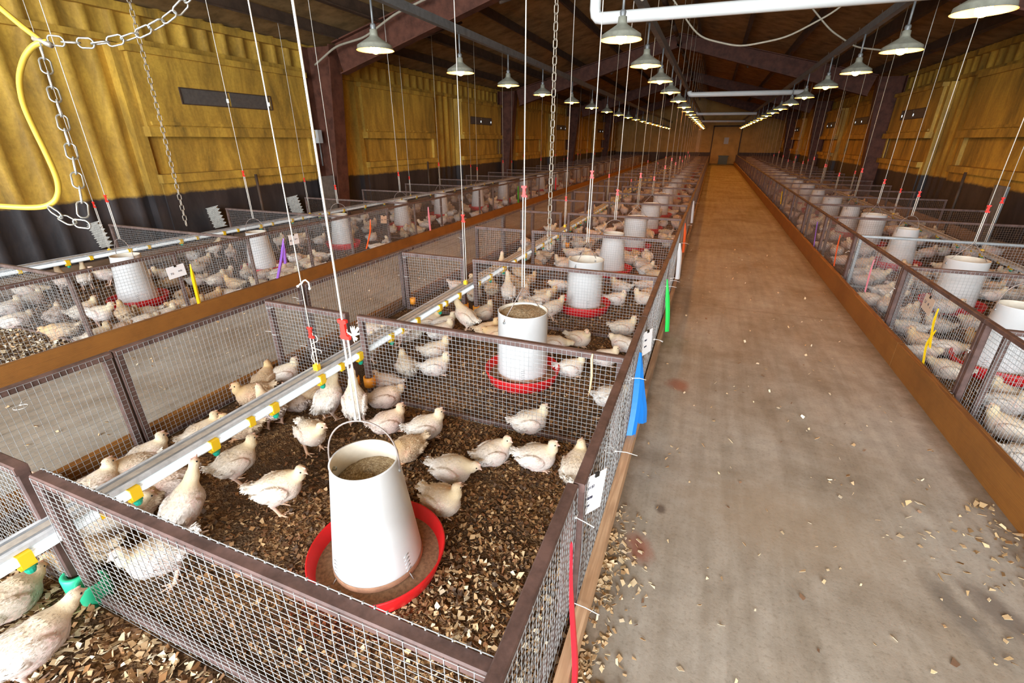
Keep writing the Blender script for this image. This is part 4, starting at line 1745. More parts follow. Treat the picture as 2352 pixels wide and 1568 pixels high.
def panel(label, p0, p1, z0, z1, mat, posts=(True, True), bottom=True, ties=(), seed=1, group=None, parts=True, rs=RS, foot=0.0, step=0.0254, bow=0.0, hooks=False):
    """wire panel from p0 to p1 (plan), between heights z0 and z1"""
    p0 = Vector((*p0, 0))
    p1 = Vector((*p1, 0))
    w = (p1 - p0).length
    a = math.atan2(p1.y - p0.y, p1.x - p0.x)
    o = thing('wire_fence', label, 'fence panel', p0, a, group)
    h = z1 - z0
    q = link('top_rail', bar_mesh('top_rail', (w, rs, rs * .9), mat), o, (0, 0, z1 - rs / 2))
    for i, on in enumerate(posts):
        if on:
            link('post', bar_mesh('post', (rs, rs, h - rs * .95 + foot), mat), o, (rs / 2 if i == 0 else w - rs / 2, 0, z0 - foot))
    if bottom:
        link('bottom_rail', bar_mesh('bottom_rail', (w - rs * 2.02, rs * .7, rs * .6), mat), o, (rs * 1.01, 0, z0 + rs * .3))
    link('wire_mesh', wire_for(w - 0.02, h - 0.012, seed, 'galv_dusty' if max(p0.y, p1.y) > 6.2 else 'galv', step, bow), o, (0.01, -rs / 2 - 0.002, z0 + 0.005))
    if hooks:
        b = MB()
        n = int(w / 0.033)
        for i in range(n + 1):
            x = 0.01 + (w - 0.02) * i / n
            b.tube([(x, rs * .42, z1 - 0.006), (x, rs * .5, z1 + 0.004), (x + .003, rs * .30, z1 + 0.006)], 0.0022, 5)
        b.tube([(0.01, rs * .46, z1 + .002), (w - 0.01, rs * .46, z1 + .002)], 0.0014, 5)
        b.build('wire_hooks', M['galv'], o)
    for i, (tx, tz, rz) in enumerate(ties):
        link('cable_tie', tie_mesh((i + seed) % 5), o, (tx, 0, tz), rz)
    return o


rust, dusty, gal = M['rust_paint'], M['rust_paint_dusty'], M['galv_frame']
ZT = 0.595
# --- middle row, cross panels: short one left of the drinker line, long one right of it
for k, y in enumerate(MY[:24]):
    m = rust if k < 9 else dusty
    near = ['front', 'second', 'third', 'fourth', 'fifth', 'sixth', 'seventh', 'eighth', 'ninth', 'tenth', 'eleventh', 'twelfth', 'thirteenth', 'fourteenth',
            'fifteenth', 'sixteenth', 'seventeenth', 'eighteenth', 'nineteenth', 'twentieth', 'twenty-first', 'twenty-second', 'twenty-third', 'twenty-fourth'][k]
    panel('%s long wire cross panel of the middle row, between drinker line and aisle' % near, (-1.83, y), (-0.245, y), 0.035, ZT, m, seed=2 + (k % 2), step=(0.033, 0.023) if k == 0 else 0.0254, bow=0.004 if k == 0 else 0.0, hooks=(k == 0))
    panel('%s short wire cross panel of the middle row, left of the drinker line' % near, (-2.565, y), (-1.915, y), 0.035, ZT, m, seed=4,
          ties=((0.02, 0.55, 2.6), (0.02, 0.36, 2.9)) if k in (1, 2) else ())
# --- middle row, aisle side
ay = [-0.50, 1.10, 2.66, 4.22]
while ay[-1] < 37:
    ay.append(ay[-1] + 1.56)
for k in range(len(ay) - 1):
    m = rust if k < 8 else dusty
    t = {0: ((1.585, 0.50, -2.2), (1.585, 0.12, -1.8)), 1: ((0.62, 0.30, -1.55), (1.0, 0.47, -1.3)), 2: ((0.75, 0.16, -1.5), (0.82, 0.14, -1.7), (1.4, 0.4, -1.5)), 3: ((0.5, 0.3, -1.5), (0.56, 0.26, -1.4))}.get(k, ((0.8, 0.3, -1.5),) if k < 8 else ())
    panel('wire side panel along the aisle on the middle row, %s from the camera' % ordw[k], (-0.232 + (0.006 if k % 2 else 0), ay[k] + .004), (-0.232 - (0.012 if k == 0 else 0), ay[k + 1] - .004), 0.05 if k else 0.06, ZT + 0.012, m, seed=6 + k % 3, ties=t)
# --- middle row, passage side
py = [-0.40, 1.18]
while py[-1] < 37:
    py.append(py[-1] + (0.96 if False else 1.24))
for k in range(len(py) - 1):
    m = rust if k < 8 else dusty
    panel(('wire side panel along the left passage on the middle row, %s from the camera' % ordw[k]) if k < 25 else 'wire side panel along the left passage, among the most distant',
          (-2.60, py[k] + .004), (-2.60, py[k + 1] - .004), 0.035, ZT + 0.01, m, seed=9 + k % 3, ties=((1.2, 0.5, 1.2), (1.2, 0.12, 1.4)) if k in (0, 1, 3) else (),
          group=None if k < 25 else 'far passage panels')
# --- left row
for k, y in enumerate(LY[:23]):
    m = rust if k < 1 else dusty
    panel('%s wire cross panel of the left row of pens' % ordw[k], (-4.30, y), (-6.56, y), 0.05, 0.64, dusty, seed=12 + k % 2, posts=(True, True), rs=0.028)
ly = [-1.2, 0.33]
while ly[-1] < 37.5:
    ly.append(ly[-1] + PEN / 2)
for k in range(len(ly) - 1):
    if k % 2 == 0 or k == 0:
        j = k // 2
        e = ly[min(k + 2, len(ly) - 1)] if k else ly[1]
        s = ly[k]
        panel('wire front panel of the left row of pens facing the passage, %s from the camera' % ordw[min(j, 24)], (-4.262, s + .004), (-4.262, e - .004), 0.11, 0.665, rust, bottom=False, posts=(False, True), seed=14 + k % 3, rs=0.030,
              ties=((1.5, 0.5, 0.2), (1.5, 0.18, 0.1)) if 0 < j < 6 else ())
b = MB()
# --- right row
for k, y in enumerate([RY[0] - 1.47] + RY[:24]):
    m = gal if k == 3 else rust
    panel('%s wire cross panel of the right row of pens%s' % (ordw[k], ', with bare galvanised frame' if k == 3 else ''), (1.60, y), (3.86, y), 0.05, 0.625, m, seed=17 + k % 2, rs=0.030)
ry = [1.0, 3.20, 4.50]
while ry[-1] < 37.5:
    ry.append(ry[-1] + 1.49)
for k in range(len(ry) - 1):
    panel('wire front panel of the right row along the aisle, %s from the camera' % ordw[min(k, 24)], (1.548, ry[k] + .004), (1.548, ry[k + 1] - .004), 0.06, 0.648, rust if k != 2 else rust, bottom=False, posts=(True, True), seed=20 + k % 3, rs=0.030,
          ties=((0.03, 0.45, 2.4), (0.03, 0.17, 2.7), (1.2, 0.15, 2.5)) if k < 5 else ())

# ------------------------------------------------------------------ nipple drinker lines
M['dust_strip'] = simple('dust_strip', (0.46, 0.41, 0.35), 0.9, 0, 0.25, 30)


def drinker_line(x, z, y0, y1, label, first, step, nn, alt):
    o = thing('drinker_line', label, 'drinker line', (x, 0, z))
    b = MB()
    prof = [(-0.052, 0.000), (-0.052, 0.015), (-0.044, 0.018), (-0.040, 0.012), (0.024, 0.012), (0.028, 0.018), (0.040, 0.015), (0.040, 0.000), (0.030, -0.005), (-0.040, -0.005)]
    b.prism(prof, (0, y0, 0.012), (0, y1, 0.012))
    r_ = b.build('rail', M['alu'], o)
    b = MB()
    b.prism([(-0.024, 0.012), (0.008, 0.012), (0.008, 0.0132), (-0.024, 0.0132)], (0, y0, 0.0125), (0, y1, 0.0125))
    b.build('dust_strip', M['dust_strip'], r_)
    b = MB()
    for u0, u1 in ((-0.039, -0.026), (0.010, 0.023)):
        b.prism([(u0, 0.012), (u1, 0.012), (u1, 0.0127), (u0, 0.0127)], (0, y0, 0.0125), (0, y1, 0.0125))
    b.build('groove', M['groove'], r_)
    b = MB()
    b.tube([(0.032, y0, -0.015), (0.032, y1, -0.015)], 0.0195, 14)
    b.build('water_pipe', M['pvc'], o)
    nb_ = MB()
    nb_.box((0.032, 0, -0.015), (0.046, 0.036, 0.046))
    nb_.box((0.034, 0, -0.042), (0.022, 0.044, 0.016))
    nip = nb_.mesh('nipple_saddle', M['yellow_plastic'])
    cb = MB()
    cb.lathe([(0.000, -0.072), (0.011, -0.072), (0.015, -0.061), (0.015, -0.052), (0.004, -0.050)], 12, (0.040, 0, 0), 0, False)
    cb.box((0.032, 0.012, -0.056), (0.014, 0.016, 0.012))
    cup = cb.mesh('nipple_cup', M['green_plastic'])
    for i in range(nn):
        s = link('nipple_saddle', nip, o, (0, first + step * i, 0))
        link('nipple_cup', cup, s)
    pb = MB()
    pb.box((0.032, 0, -0.015), (0.043, 0.030, 0.043))
    clip = pb.mesh('pipe_clip', M['yellow_plastic'])
    for i in range(alt):
        link('pipe_clip', clip, o, (0, first + 0.22 + i * 0.62, 0))
    return o


ml = drinker_line(-1.872, 0.352, -0.7, 38.0, 'long nipple drinker line running through the middle row of pens', 0.42, 0.325, 44, 20)
drinker_line(-6.28, 0.37, -0.7, 38.0, 'dusty nipple drinker line along the wall side of the left row', 0.9, 0.62, 22, 10)
drinker_line(3.02, 0.37, -0.7, 38.0, 'dusty nipple drinker line through the right row of pens', 2.6, 0.62, 18, 8)

# ------------------------------------------------------------------ post caps
def cap(x, y, z0, z1, r, mat, name, label, rotz=0.0, group=None):
    b = MB()
    b.lathe([(r * .72, z0), (r, z0), (r, z1), (r * .72, z1)], 24, closed=True)
    o = b.build(name, mat)
    o.location = (x, y, 0)
    tag(o, label, 'sleeve', group)
    return o


OC = M['orange_cap']
cap(-1.812, MY[1], 0.115, 0.180, 0.037, OC, 'orange_sleeve', 'orange plastic sleeve on the post of the second cross panel beside two drinking birds')
cap(-1.933, MY[1], 0.095, 0.155, 0.032, OC, 'orange_sleeve', 'orange plastic sleeve behind the drinker line at the second short cross panel')
cap(-1.933, MY[2], 0.09, 0.165, 0.036, OC, 'orange_sleeve', 'left one of two orange sleeves on neighbouring posts in the second pen')
cap(-1.812, MY[2], 0.08, 0.155, 0.034, OC, 'orange_sleeve', 'right one of two orange sleeves on neighbouring posts in the second pen')
cap(-2.50, MY[2], 0.09, 0.15, 0.028, OC, 'orange_sleeve', 'orange sleeve at the far left end of the third cross panel')
cap(-1.812, MY[4], 0.09, 0.16, 0.032, OC, 'orange_sleeve', 'orange sleeve seen far back among chickens by the fifth cross panel')
o = thing('post_shoe', 'bright green two-lobed plastic shoe around the front corner posts', 'post shoe', (-1.872, MY[0], 0.03))
for sx in (-1, 1):
    b = MB()
    b.lathe([(0.024, 0.0), (0.046, 0.0), (0.046, 0.085), (0.040, 0.090), (0.026, 0.085)], 24, (sx * 0.044, 0, 0), closed=True)
    b.build('lobe', M['green_cap'], o)

# ------------------------------------------------------------------ ropes, cleats and chains
def rope(path, r, label, mat='rope', cleat_z=None, double_to=None, cat='rope', loops=0, seed=0, offset=0.008):
    """single line from the ceiling to the cleat, doubled below it"""
    top, bot = Vector(path[0]), Vector(path[-1])
    o = thing('hanging_rope', label, cat, (bot.x, bot.y, bot.z))
    b = MB()
    T = top - bot
    b.tube([(0, 0, cleat_z - bot.z if cleat_z else 0), tuple(T)], r, 6)
    b.build('line', M[mat], o)
    if cleat_z:
        z = cleat_z - bot.z
        b = MB()
        b.tube([(-offset, 0, 0), (-offset, 0, z)], r, 6)
        b.tube([(offset, 0.004, 0), (offset, 0.004, z)], r, 6)
        r2 = random.Random(seed)
        if loops:
            pts = []
            for i in range(24):
                t = i / 23
                a = t * 2 * PI * 1.3
                pts.append((0.028 * math.sin(a) + 0.01, 0.01 + 0.008 * math.cos(a * 1.7), z - 0.02 - 0.10 * t))
            b.tube(pts, r * .9, 5)
            b.tube([(0.01, 0.01, z - 0.11), (-0.03, 0.015, z - 0.13), (-0.038, 0.012, z - 0.165), (-0.02, 0.006, z - 0.182), (0.0, 0.005, z - 0.185)], r * .9, 5)
        b.build('tail_line', M[mat], o)
        b = MB()
        b.prism([(-0.011, -0.032), (0.011, -0.032), (0.020, -0.032), (0.020, -0.022), (0.010, -0.018), (0.008, 0.018), (0.016, 0.022), (0.016, 0.032), (-0.016, 0.032), (-0.016, 0.022), (-0.008, 0.018), (-0.010, -0.018), (-0.016, -0.022)],
                (0, -0.005, z), (0, 0.005, z), up=(0, 0, 1))
        b.build('cleat', M['cleat_red'], o)
    return o


for (x, y, row, k) in feeder_tops:
    rz = roof_z(x) - 0.02
    near = {('middle', 0): 1.02, ('middle', 1): 1.275, ('middle', 2): 1.28, ('left', 0): 1.06, ('left', 1): 1.20, ('left', 2): 0.92, ('right', 0): 1.1, ('right', 1): 0.99, ('right', 2): 0.95}
    cz = near.get((row, k), 0.95 + 0.25 * ((k * 7) % 5) / 5)
    bz = 0.69
    if k < 14:
        rope([(x, y, rz), (x, y, bz)], 0.0034 if k < 2 else 0.004, 'feeder rope with red cleat hanging over the %s feeder of the %s row' % (ordw[k], row),
             'rope' if k < 4 else 'rope_dusty', cz, seed=k, offset=0.007 if k < 2 else 0.009)
    else:
        b = MB()
        b.tube([(x, y, bz), (x, y, rz)], 0.004, 4)
        tag(b.build('hanging_rope', M['rope_dusty']), 'dusty feeder rope hanging far down the %s row of pens' % row, 'rope', 'distant feeder ropes %s row' % row)
# drinker line ropes with yellow hooks
for row, x, ys in (('middle', -1.872, [1.74, 3.55, 6.75, 9.9, 13, 16.2, 19.4, 22.6, 26]), ('left', -6.28, [3.2, 6.3, 9.4, 12.5, 15.6, 18.7, 22, 25]), ('right', 3.02, [4.6, 6.9, 10, 13.1, 16.2, 19.3, 22.4, 26])):
    for k, y in enumerate(ys):
        o = rope([(x, y, roof_z(x) - 0.02), (x, y, 0.405)], 0.003 if k < 2 else 0.004, 'rope carrying the %s drinker line, %s from the camera' % (row, ordw[k]), 'rope' if k < 3 else 'rope_dusty',
                 [0.60 if row == 'middle' else 0.9, 0.95, 0.78, 0.9][k % 4], loops=1 if (k == 0 and row == 'middle') else 0, seed=k + 40)
        b = MB()
        b.box((0, 0, -0.015), (0.030, 0.026, 0.040))
        b.tube([(0, 0, 0.0), (0, 0, 0.012)], 0.006, 6)
        b.build('hook_clip', M['yellow_plastic'], o)
# scraps on the ropes
b = MB()
b.tube([(-0.025, 0, -0.012), (-0.012, 0, 0.0), (0.0, 0, 0.004), (0.012, 0, 0.018), (0.030, 0, 0.026), (0.048, 0, 0.014), (0.050, 0, -0.012)], 0.0042, 7)
b.tube([(0.050, 0, -0.012), (0.046, 0, -0.022)], 0.007, 7)
b.tube([(-0.025, 0, -0.012), (-0.034, 0, -0.016)], 0.007, 7)
o = b.build('rope_stub', M['rope'])
o.location = (-1.868, 1.74, 0.871)
tag(o, 'short knotted rope stub curled on the drinker rope above the first cleat', 'rope stub')
b = MB()
r2 = random.Random(5)
for i in range(26):
    a = r2.random() * 2 * PI
    e = (0.022 * math.cos(a), 0.010 * math.sin(a * 2), 0.026 * math.sin(a) + 0.006)
    b.tube([(0, 0, 0), (e[0] * .6, e[1], e[2] * .7), e], [0.0032, 0.0028, 0.001], 5)
o = b.build('rope_tuft', M['rope'])
o.location = (-0.935, 1.03, 1.004)
tag(o, 'frayed white rope tuft sticking out right of the nearest red cleat', 'rope tuft')


def chain(pts, link_len, wire, label, mat, name='chain'):
    """links laid along a polyline, alternately turned"""
    P = np.array(pts, float)
    seg = np.linalg.norm(np.diff(P, axis=0), axis=1)
    s = np.concatenate([[0], np.cumsum(seg)])
    b = MB()
    pitch = link_len - 2.2 * wire
    n = int(s[-1] / pitch)
    for i in range(n):
        t = (i + .5) * pitch
        c = np.array([np.interp(t, s, P[:, j]) for j in range(3)])
        c2 = np.array([np.interp(t + .01, s, P[:, j]) for j in range(3)])
        d = norm(c2 - c + 1e-9)
        ref = np.array([0.3, 1.0, 0.1])
        u = norm(np.cross(d, ref))
        if i % 2:
            u = np.cross(d, u)
        hw = link_len * 0.26
        hl = link_len / 2 - hw
        ring = []
        for k in range(14):
            a = 2 * PI * k / 14
            ring.append(c + d * (hl * (1 if math.cos(a) >= 0 else -1) + hw * math.cos(a)) + u * hw * math.sin(a))
        ring.append(ring[0])
        b.tube(ring, wire, 6, caps=False)
    o = b.build(name, M[mat])
    tag(o, label, 'chain')
    return o


chain([(-1.3665, 0.7183, 1.7493), (-1.356, 0.722, 1.7483), (-1.3454, 0.7257, 1.7472), (-1.3349, 0.7295, 1.7461), (-1.3243, 0.7333, 1.7452), (-1.3137, 0.7372, 1.7443), (-1.3029, 0.7412, 1.7438), (-1.2922, 0.7454, 1.7434), (-1.2814, 0.7496, 1.7431), (-1.2706, 0.7539, 1.743), (-1.26, 0.7584, 1.7437), (-1.2495, 0.7634, 1.7452), (-1.2391, 0.7685, 1.7472), (-1.2288, 0.7736, 1.7494), (-1.2187, 0.7788, 1.7517), (-1.2092, 0.7839, 1.7545), (-1.2004, 0.7889, 1.7577), (-1.192, 0.794, 1.7612), (-1.1836, 0.799, 1.7648), (-1.1755, 0.804, 1.7685), (-1.1676, 0.8091, 1.7726), (-1.1601, 0.8141, 1.777), (-1.1528, 0.8192, 1.7815), (-1.1456, 0.8243, 1.7861), (-1.1388, 0.8291, 1.7906), (-1.133, 0.8335, 1.795), (-1.1279, 0.8375, 1.7993), (-1.1231, 0.8414, 1.8036), (-1.1184, 0.8454, 1.808), (-1.1137, 0.8497, 1.8131), (-1.1088, 0.8545, 1.8193), (-1.1038, 0.8599, 1.8265), (-1.0988, 0.8655, 1.8341), (-1.0938, 0.8711, 1.8418), (-1.0891, 0.8768, 1.85), (-1.0849, 0.8827, 1.859), (-1.081, 0.8887, 1.8685), (-1.0772, 0.8947, 1.8782), (-1.0734, 0.9008, 1.8879), (-1.0696, 0.9069, 1.8977)], 0.036, 0.0018, 'bright zinc chain sagging across the upper left corner', 'zinc')
chain([(-1.3826, 0.7078, 1.7407), (-1.3775, 0.7044, 1.7292), (-1.3724, 0.7011, 1.7176), (-1.3673, 0.6977, 1.7061), (-1.3623, 0.6945, 1.6948), (-1.3576, 0.6914, 1.6842), (-1.3532, 0.6885, 1.6741), (-1.3487, 0.6856, 1.6641), (-1.3442, 0.6828, 1.6542), (-1.3394, 0.68, 1.644), (-1.3343, 0.6773, 1.6338), (-1.329, 0.6746, 1.6234), (-1.3237, 0.6719, 1.6131), (-1.3187, 0.6691, 1.6029), (-1.3145, 0.6663, 1.5932), (-1.3105, 0.6634, 1.5836), (-1.3065, 0.6605, 1.5741), (-1.3026, 0.6578, 1.5648), (-1.2987, 0.6553, 1.5561), (-1.2948, 0.6531, 1.5481), (-1.2909, 0.651, 1.5401), (-1.287, 0.6488, 1.532), (-1.2832, 0.6462, 1.5232), (-1.2795, 0.6432, 1.5136), (-1.2759, 0.64, 1.5036), (-1.2723, 0.6368, 1.4937), (-1.2688, 0.6338, 1.4842), (-1.2656, 0.6311, 1.4757), (-1.2625, 0.6286, 1.4678), (-1.2594, 0.6262, 1.4598), (-1.2564, 0.6237, 1.4519), (-1.2536, 0.6211, 1.4439), (-1.2511, 0.6184, 1.4359), (-1.2486, 0.6156, 1.428), (-1.2462, 0.613, 1.4202), (-1.2442, 0.6106, 1.4134), (-1.2428, 0.6086, 1.4078), (-1.2415, 0.6066, 1.4026), (-1.2403, 0.6047, 1.3975), (-1.2391, 0.6028, 1.3923), (-1.2414, 0.5986, 1.3854), (-1.2457, 0.5971, 1.3858), (-1.25, 0.5956, 1.3863), (-1.2543, 0.5942, 1.3869), (-1.2588, 0.5928, 1.3879), (-1.2636, 0.5917, 1.3897), (-1.2686, 0.5907, 1.3918), (-1.2737, 0.5897, 1.394), (-1.279, 0.5888, 1.3968), (-1.2846, 0.5881, 1.4), (-1.2903, 0.5875, 1.4035), (-1.2957, 0.5868, 1.4067), (-1.3004, 0.5862, 1.4095), (-1.3045, 0.5856, 1.4118), (-1.3086, 0.585, 1.4141), (-1.3127, 0.5845, 1.4164)], 0.036, 0.0018, 'bright zinc chain hanging down beside the yellow hose', 'zinc')
for pts_, lab_ in (([(-1.5147, 0.7038, 1.8459), (-1.5083, 0.7039, 1.8407), (-1.502, 0.7041, 1.8356), (-1.4956, 0.7042, 1.8304), (-1.4893, 0.7043, 1.8252), (-1.483, 0.7045, 1.82), (-1.4764, 0.7047, 1.8148), (-1.4692, 0.705, 1.8093), (-1.4615, 0.7054, 1.8036), (-1.4537, 0.7059, 1.7979), (-1.4459, 0.7064, 1.7922), (-1.4381, 0.7068, 1.7865), (-1.4304, 0.7073, 1.7809), (-1.4231, 0.7078, 1.7757), (-1.4164, 0.7084, 1.7711), (-1.4099, 0.709, 1.7668), (-1.4034, 0.7095, 1.7624), (-1.3969, 0.7101, 1.758), (-1.3904, 0.7107, 1.7537), (-1.384, 0.7112, 1.7493)], 'yellow hose end reaching into the upper left corner'), ([(-1.3677, 0.7162, 1.7459), (-1.3725, 0.7139, 1.7452), (-1.3773, 0.7117, 1.7445), (-1.3821, 0.7094, 1.7437), (-1.3867, 0.7069, 1.7425), (-1.3911, 0.7043, 1.7405), (-1.3951, 0.7013, 1.7376), (-1.3987, 0.698, 1.7337), (-1.4021, 0.6945, 1.7291), (-1.4052, 0.6909, 1.724), (-1.4079, 0.6871, 1.7183), (-1.4101, 0.6833, 1.7119), (-1.4116, 0.6793, 1.7047), (-1.4127, 0.6753, 1.697), (-1.4134, 0.6712, 1.6889), (-1.4135, 0.6673, 1.6805), (-1.4127, 0.6635, 1.6717), (-1.4109, 0.6599, 1.6626), (-1.4083, 0.6565, 1.6531), (-1.4052, 0.6533, 1.6434), (-1.4016, 0.6502, 1.6337), (-1.3974, 0.6473, 1.6239), (-1.3925, 0.6447, 1.6142), (-1.387, 0.6424, 1.6044), (-1.381, 0.6402, 1.5947), (-1.3749, 0.6382, 1.5849), (-1.3686, 0.6361, 1.5752), (-1.3623, 0.6341, 1.5654), (-1.3559, 0.6321, 1.5557), (-1.3494, 0.6302, 1.546), (-1.3431, 0.6283, 1.5363), (-1.3369, 0.6263, 1.5269), (-1.331, 0.6245, 1.5179), (-1.3256, 0.6226, 1.5092), (-1.3204, 0.6208, 1.5008), (-1.3156, 0.619, 1.4928), (-1.3112, 0.6172, 1.4851), (-1.3075, 0.6154, 1.4781), (-1.3046, 0.6137, 1.4719), (-1.3024, 0.6119, 1.4664), (-1.3008, 0.6102, 1.4613), (-1.2996, 0.6085, 1.4565), (-1.2987, 0.6067, 1.452), (-1.2984, 0.6049, 1.4478), (-1.2986, 0.603, 1.4439), (-1.2991, 0.601, 1.4402), (-1.3, 0.5991, 1.4367), (-1.3013, 0.597, 1.4335), (-1.3032, 0.5949, 1.4305), (-1.3058, 0.5926, 1.4279), (-1.3089, 0.5903, 1.4256), (-1.3124, 0.5879, 1.4235), (-1.3164, 0.5854, 1.4217), (-1.3213, 0.5828, 1.4202), (-1.3271, 0.58, 1.4192), (-1.3337, 0.577, 1.4185), (-1.3409, 0.5739, 1.4181), (-1.3485, 0.5708, 1.4179), (-1.3566, 0.5675, 1.4179), (-1.3654, 0.5641, 1.4181), (-1.3747, 0.5605, 1.4185), (-1.3844, 0.5569, 1.419), (-1.3942, 0.5532, 1.4196), (-1.4042, 0.5495, 1.4202), (-1.4141, 0.5457, 1.4208), (-1.4241, 0.542, 1.4214), (-1.434, 0.5382, 1.4219), (-1.444, 0.5345, 1.4224), (-1.4539, 0.5307, 1.4228), (-1.4638, 0.5269, 1.4233)], 'yellow hose hanging in a long loop at the left picture edge')):
    b = MB()
    b.tube(pts_, 0.0056, 10)
    tag(b.build('yellow_hose', M['hose']), lab_, 'hose')
b = MB()
b.tube([(-1.3967, 0.7077, 1.7528), (-1.3596, 0.7162, 1.739)], 0.006, 8)
tag(b.build('wire_hook', M['oldchain']), 'dark wire hook joining the yellow hose and the two zinc chains', 'hook')
chain([(-1.0, 3.2, z) for z in np.linspace(3.9, 0.80, 60)], 0.052, 0.0034, 'tarnished chain hanging straight down behind the second cross panel', 'oldchain')
chain([(-4.47, 3.0, 3.6), (-4.50, 3.0, 1.8), (-4.54, 3.0, 0.78)], 0.055, 0.0035, 'thin grey chain hanging in front of the first left window box', 'oldchain')
chain([(2.6, 6.0, 3.5), (2.6, 6.0, 1.95)], 0.06, 0.004, 'short dangling chain near the right row of lamps', 'oldchain')
chain([(-0.62, 4.0, 3.9), (-0.62, 4.0, 2.42)], 0.05, 0.004, 'bunched chain hanging left of the nearest centre lamp', 'oldchain')


# ------------------------------------------------------------------ lamps
def lamp_meshes():
    d = {}
    b = MB()
    prof_o = [(0.020, 0.165), (0.034, 0.160), (0.036, 0.120), (0.045, 0.105), (0.080, 0.082), (0.130, 0.052), (0.155, 0.036), (0.160, 0.004), (0.168, 0.0)]
    b.lathe(prof_o, 40)
    b.lathe([(0.020, 0.165), (0.0, 0.167)], 40)
    d['shade'] = b.mesh('shade', M['shade'])
    b = MB()
    prof_i = [(0.166, 0.0), (0.157, 0.004), (0.151, 0.034), (0.127, 0.049), (0.078, 0.078), (0.042, 0.100), (0.0, 0.108)]
    b.lathe(list(reversed(prof_i)), 40)
    d['reflector'] = b.mesh('reflector', M['shade_in'])
    b = MB()
    prof = [(0.0005, -0.0289)] + [(0.045 * math.sin(a), 0.016 - 0.045 * math.cos(a)) for a in np.linspace(0.3, 2.5, 7)] + [(0.016, 0.100)]
    b.lathe(prof, 12)
    d['bulb'] = b.mesh('bulb', M['bulb'])
    b = MB()
    b.tube([(0, 0, 0.16), (0, 0, 0.415)], 0.010, 8)
    b.lathe([(0.022, 0.162), (0.026, 0.19), (0.020, 0.205), (0.0, 0.206)], 16)
    d['stem'] = b.mesh('stem', M['conduit'])
    return d


LMESH = lamp_meshes()

def lamp(x, y, z, label, on=True):
    o = thing('pendant_lamp', label, 'lamp', (x, y, z), 0, 'pendant lamps')
    s = link('shade', LMESH['shade'], o)
    link('reflector', LMESH['reflector'], s)
    link('bulb', LMESH['bulb'], o)
    link('stem', LMESH['stem'], o)
    return o


LZ = 2.30
for row, x, ys in (('centre', -0.83, [4.44, 6.0, 7.58, 9.30, 11.35, 13.4]), ('left', -2.98, [4.09, 5.74, 7.26, 8.87, 10.85]), ('right', 1.46, [4.40, 5.92, 7.52, 9.31, 11.3])):
    ys = list(ys)
    while ys[-1] < 34.5:
        ys.append(ys[-1] + 1.9)
    for k, y in enumerate(ys):
        lamp(x, y, LZ + (0.0 if row != 'right' else 0.0), 'glowing round-shaded barn lamp in the %s row of lamps, %s from the camera' % (row, ordw[k]))
    b = MB()
    b.prism([(-0.03, -0.04), (0.03, -0.04), (0.03, 0.04), (0.022, 0.04), (0.022, -0.03), (-0.022, -0.03), (-0.022, 0.04), (-0.03, 0.04)], (x, Y0, LZ + 0.44), (x, 37.5, LZ + 0.44))
    tag(b.build('lamp_channel', M['conduit']), 'grey steel channel carrying the %s row of lamps' % row, 'channel')
# white braces across the house
for k, (y, x0, x1) in enumerate([(5.0, -1.19, 1.34), (13.4, -0.75, 1.72), (22.9, -0.9, 1.4), (31.5, -0.9, 1.4)]):
    b = MB()
    z = 2.575
    q = 0.06
    b.tube(([(x0, y, roof_z(x0) - .05)] if k == 0 else []) + [(x0, y, z + q * 1.2), (x0 + q * .15, y, z + q * .45), (x0 + q * .45, y, z + q * .15), (x0 + q * 1.2, y, z), (x1, y, z - 0.02)], 0.050 if k == 0 else 0.055, 16)
    o = b.build('white_pipe', M['pvc'])
    tag(o, ['fat white pipe with an elbow crossing high over the aisle near the camera', 'second white pipe crossing over the aisle', 'third white pipe crossing over the aisle far back', 'fourth white pipe crossing over the aisle, most distant'][k], 'pipe')


def cable(pts, r, label, mat='cable'):
    P = np.array(pts, float)
    n = len(P)
    t = np.linspace(0, n - 1, n * 8)
    Q = np.stack([np.interp(t, np.arange(n), P[:, j]) for j in range(3)], -1)
    for _ in range(6):
        Q[1:-1] = (Q[:-2] + 2 * Q[1:-1] + Q[2:]) / 4
    b = MB()
    b.tube(Q, r, 6)
    o = b.build('cable', M[mat])
    tag(o, label, 'cable')


cable([(-0.75, 6.5, 3.1), (-0.35, 6.5, 2.62), (0.1, 6.5, 2.50), (0.55, 6.5, 2.56), (1.0, 6.6, 2.8), (1.3, 6.6, 3.2)], 0.010, 'grey cable sagging in a curve across the aisle below the roof')
cable([(0.9, 9.0, 3.4), (1.3, 9.0, 3.0), (1.7, 9.2, 2.8), (2.1, 9.3, 2.75)], 0.012, 'short grey cable dropping to the right row of lamps')
cable([(-6.6, 7.3, 2.75), (-6.1, 7.3, 3.0), (-5.5, 7.3, 3.08), (-4.9, 7.3, 3.35), (-4.3, 7.3, 3.5)], 0.018, 'pale cable clipped along the first rafter by the left wall')
# pen cards
def glyphs(b, rows, w, h, mat, seed):
    """rows of pen strokes like handwritten characters, at most a few mm high"""
    r2 = random.Random(seed)
    for (u0, v0, n, ch) in rows:
        for i in range(n):
            u = u0 + i * ch * 0.75
            k = r2.randrange(5)
            seq = [[(0, 0), (0, 1)], [(0, 1), (.6, 1), (.2, 0)], [(0, 0), (.6, 0), (.6, .5), (0, .5), (0, 1), (.6, 1)], [(.5, 0), (.5, 1), (0, .35), (.65, .35)], [(0, 0), (0, 1), (.6, 1), (.6, 0), (0, 0)]][k]
            b.tube([(u + p[0] * ch * .6, -0.0016, v0 + p[1] * ch) for p in seq], 0.0011, 4, mat)


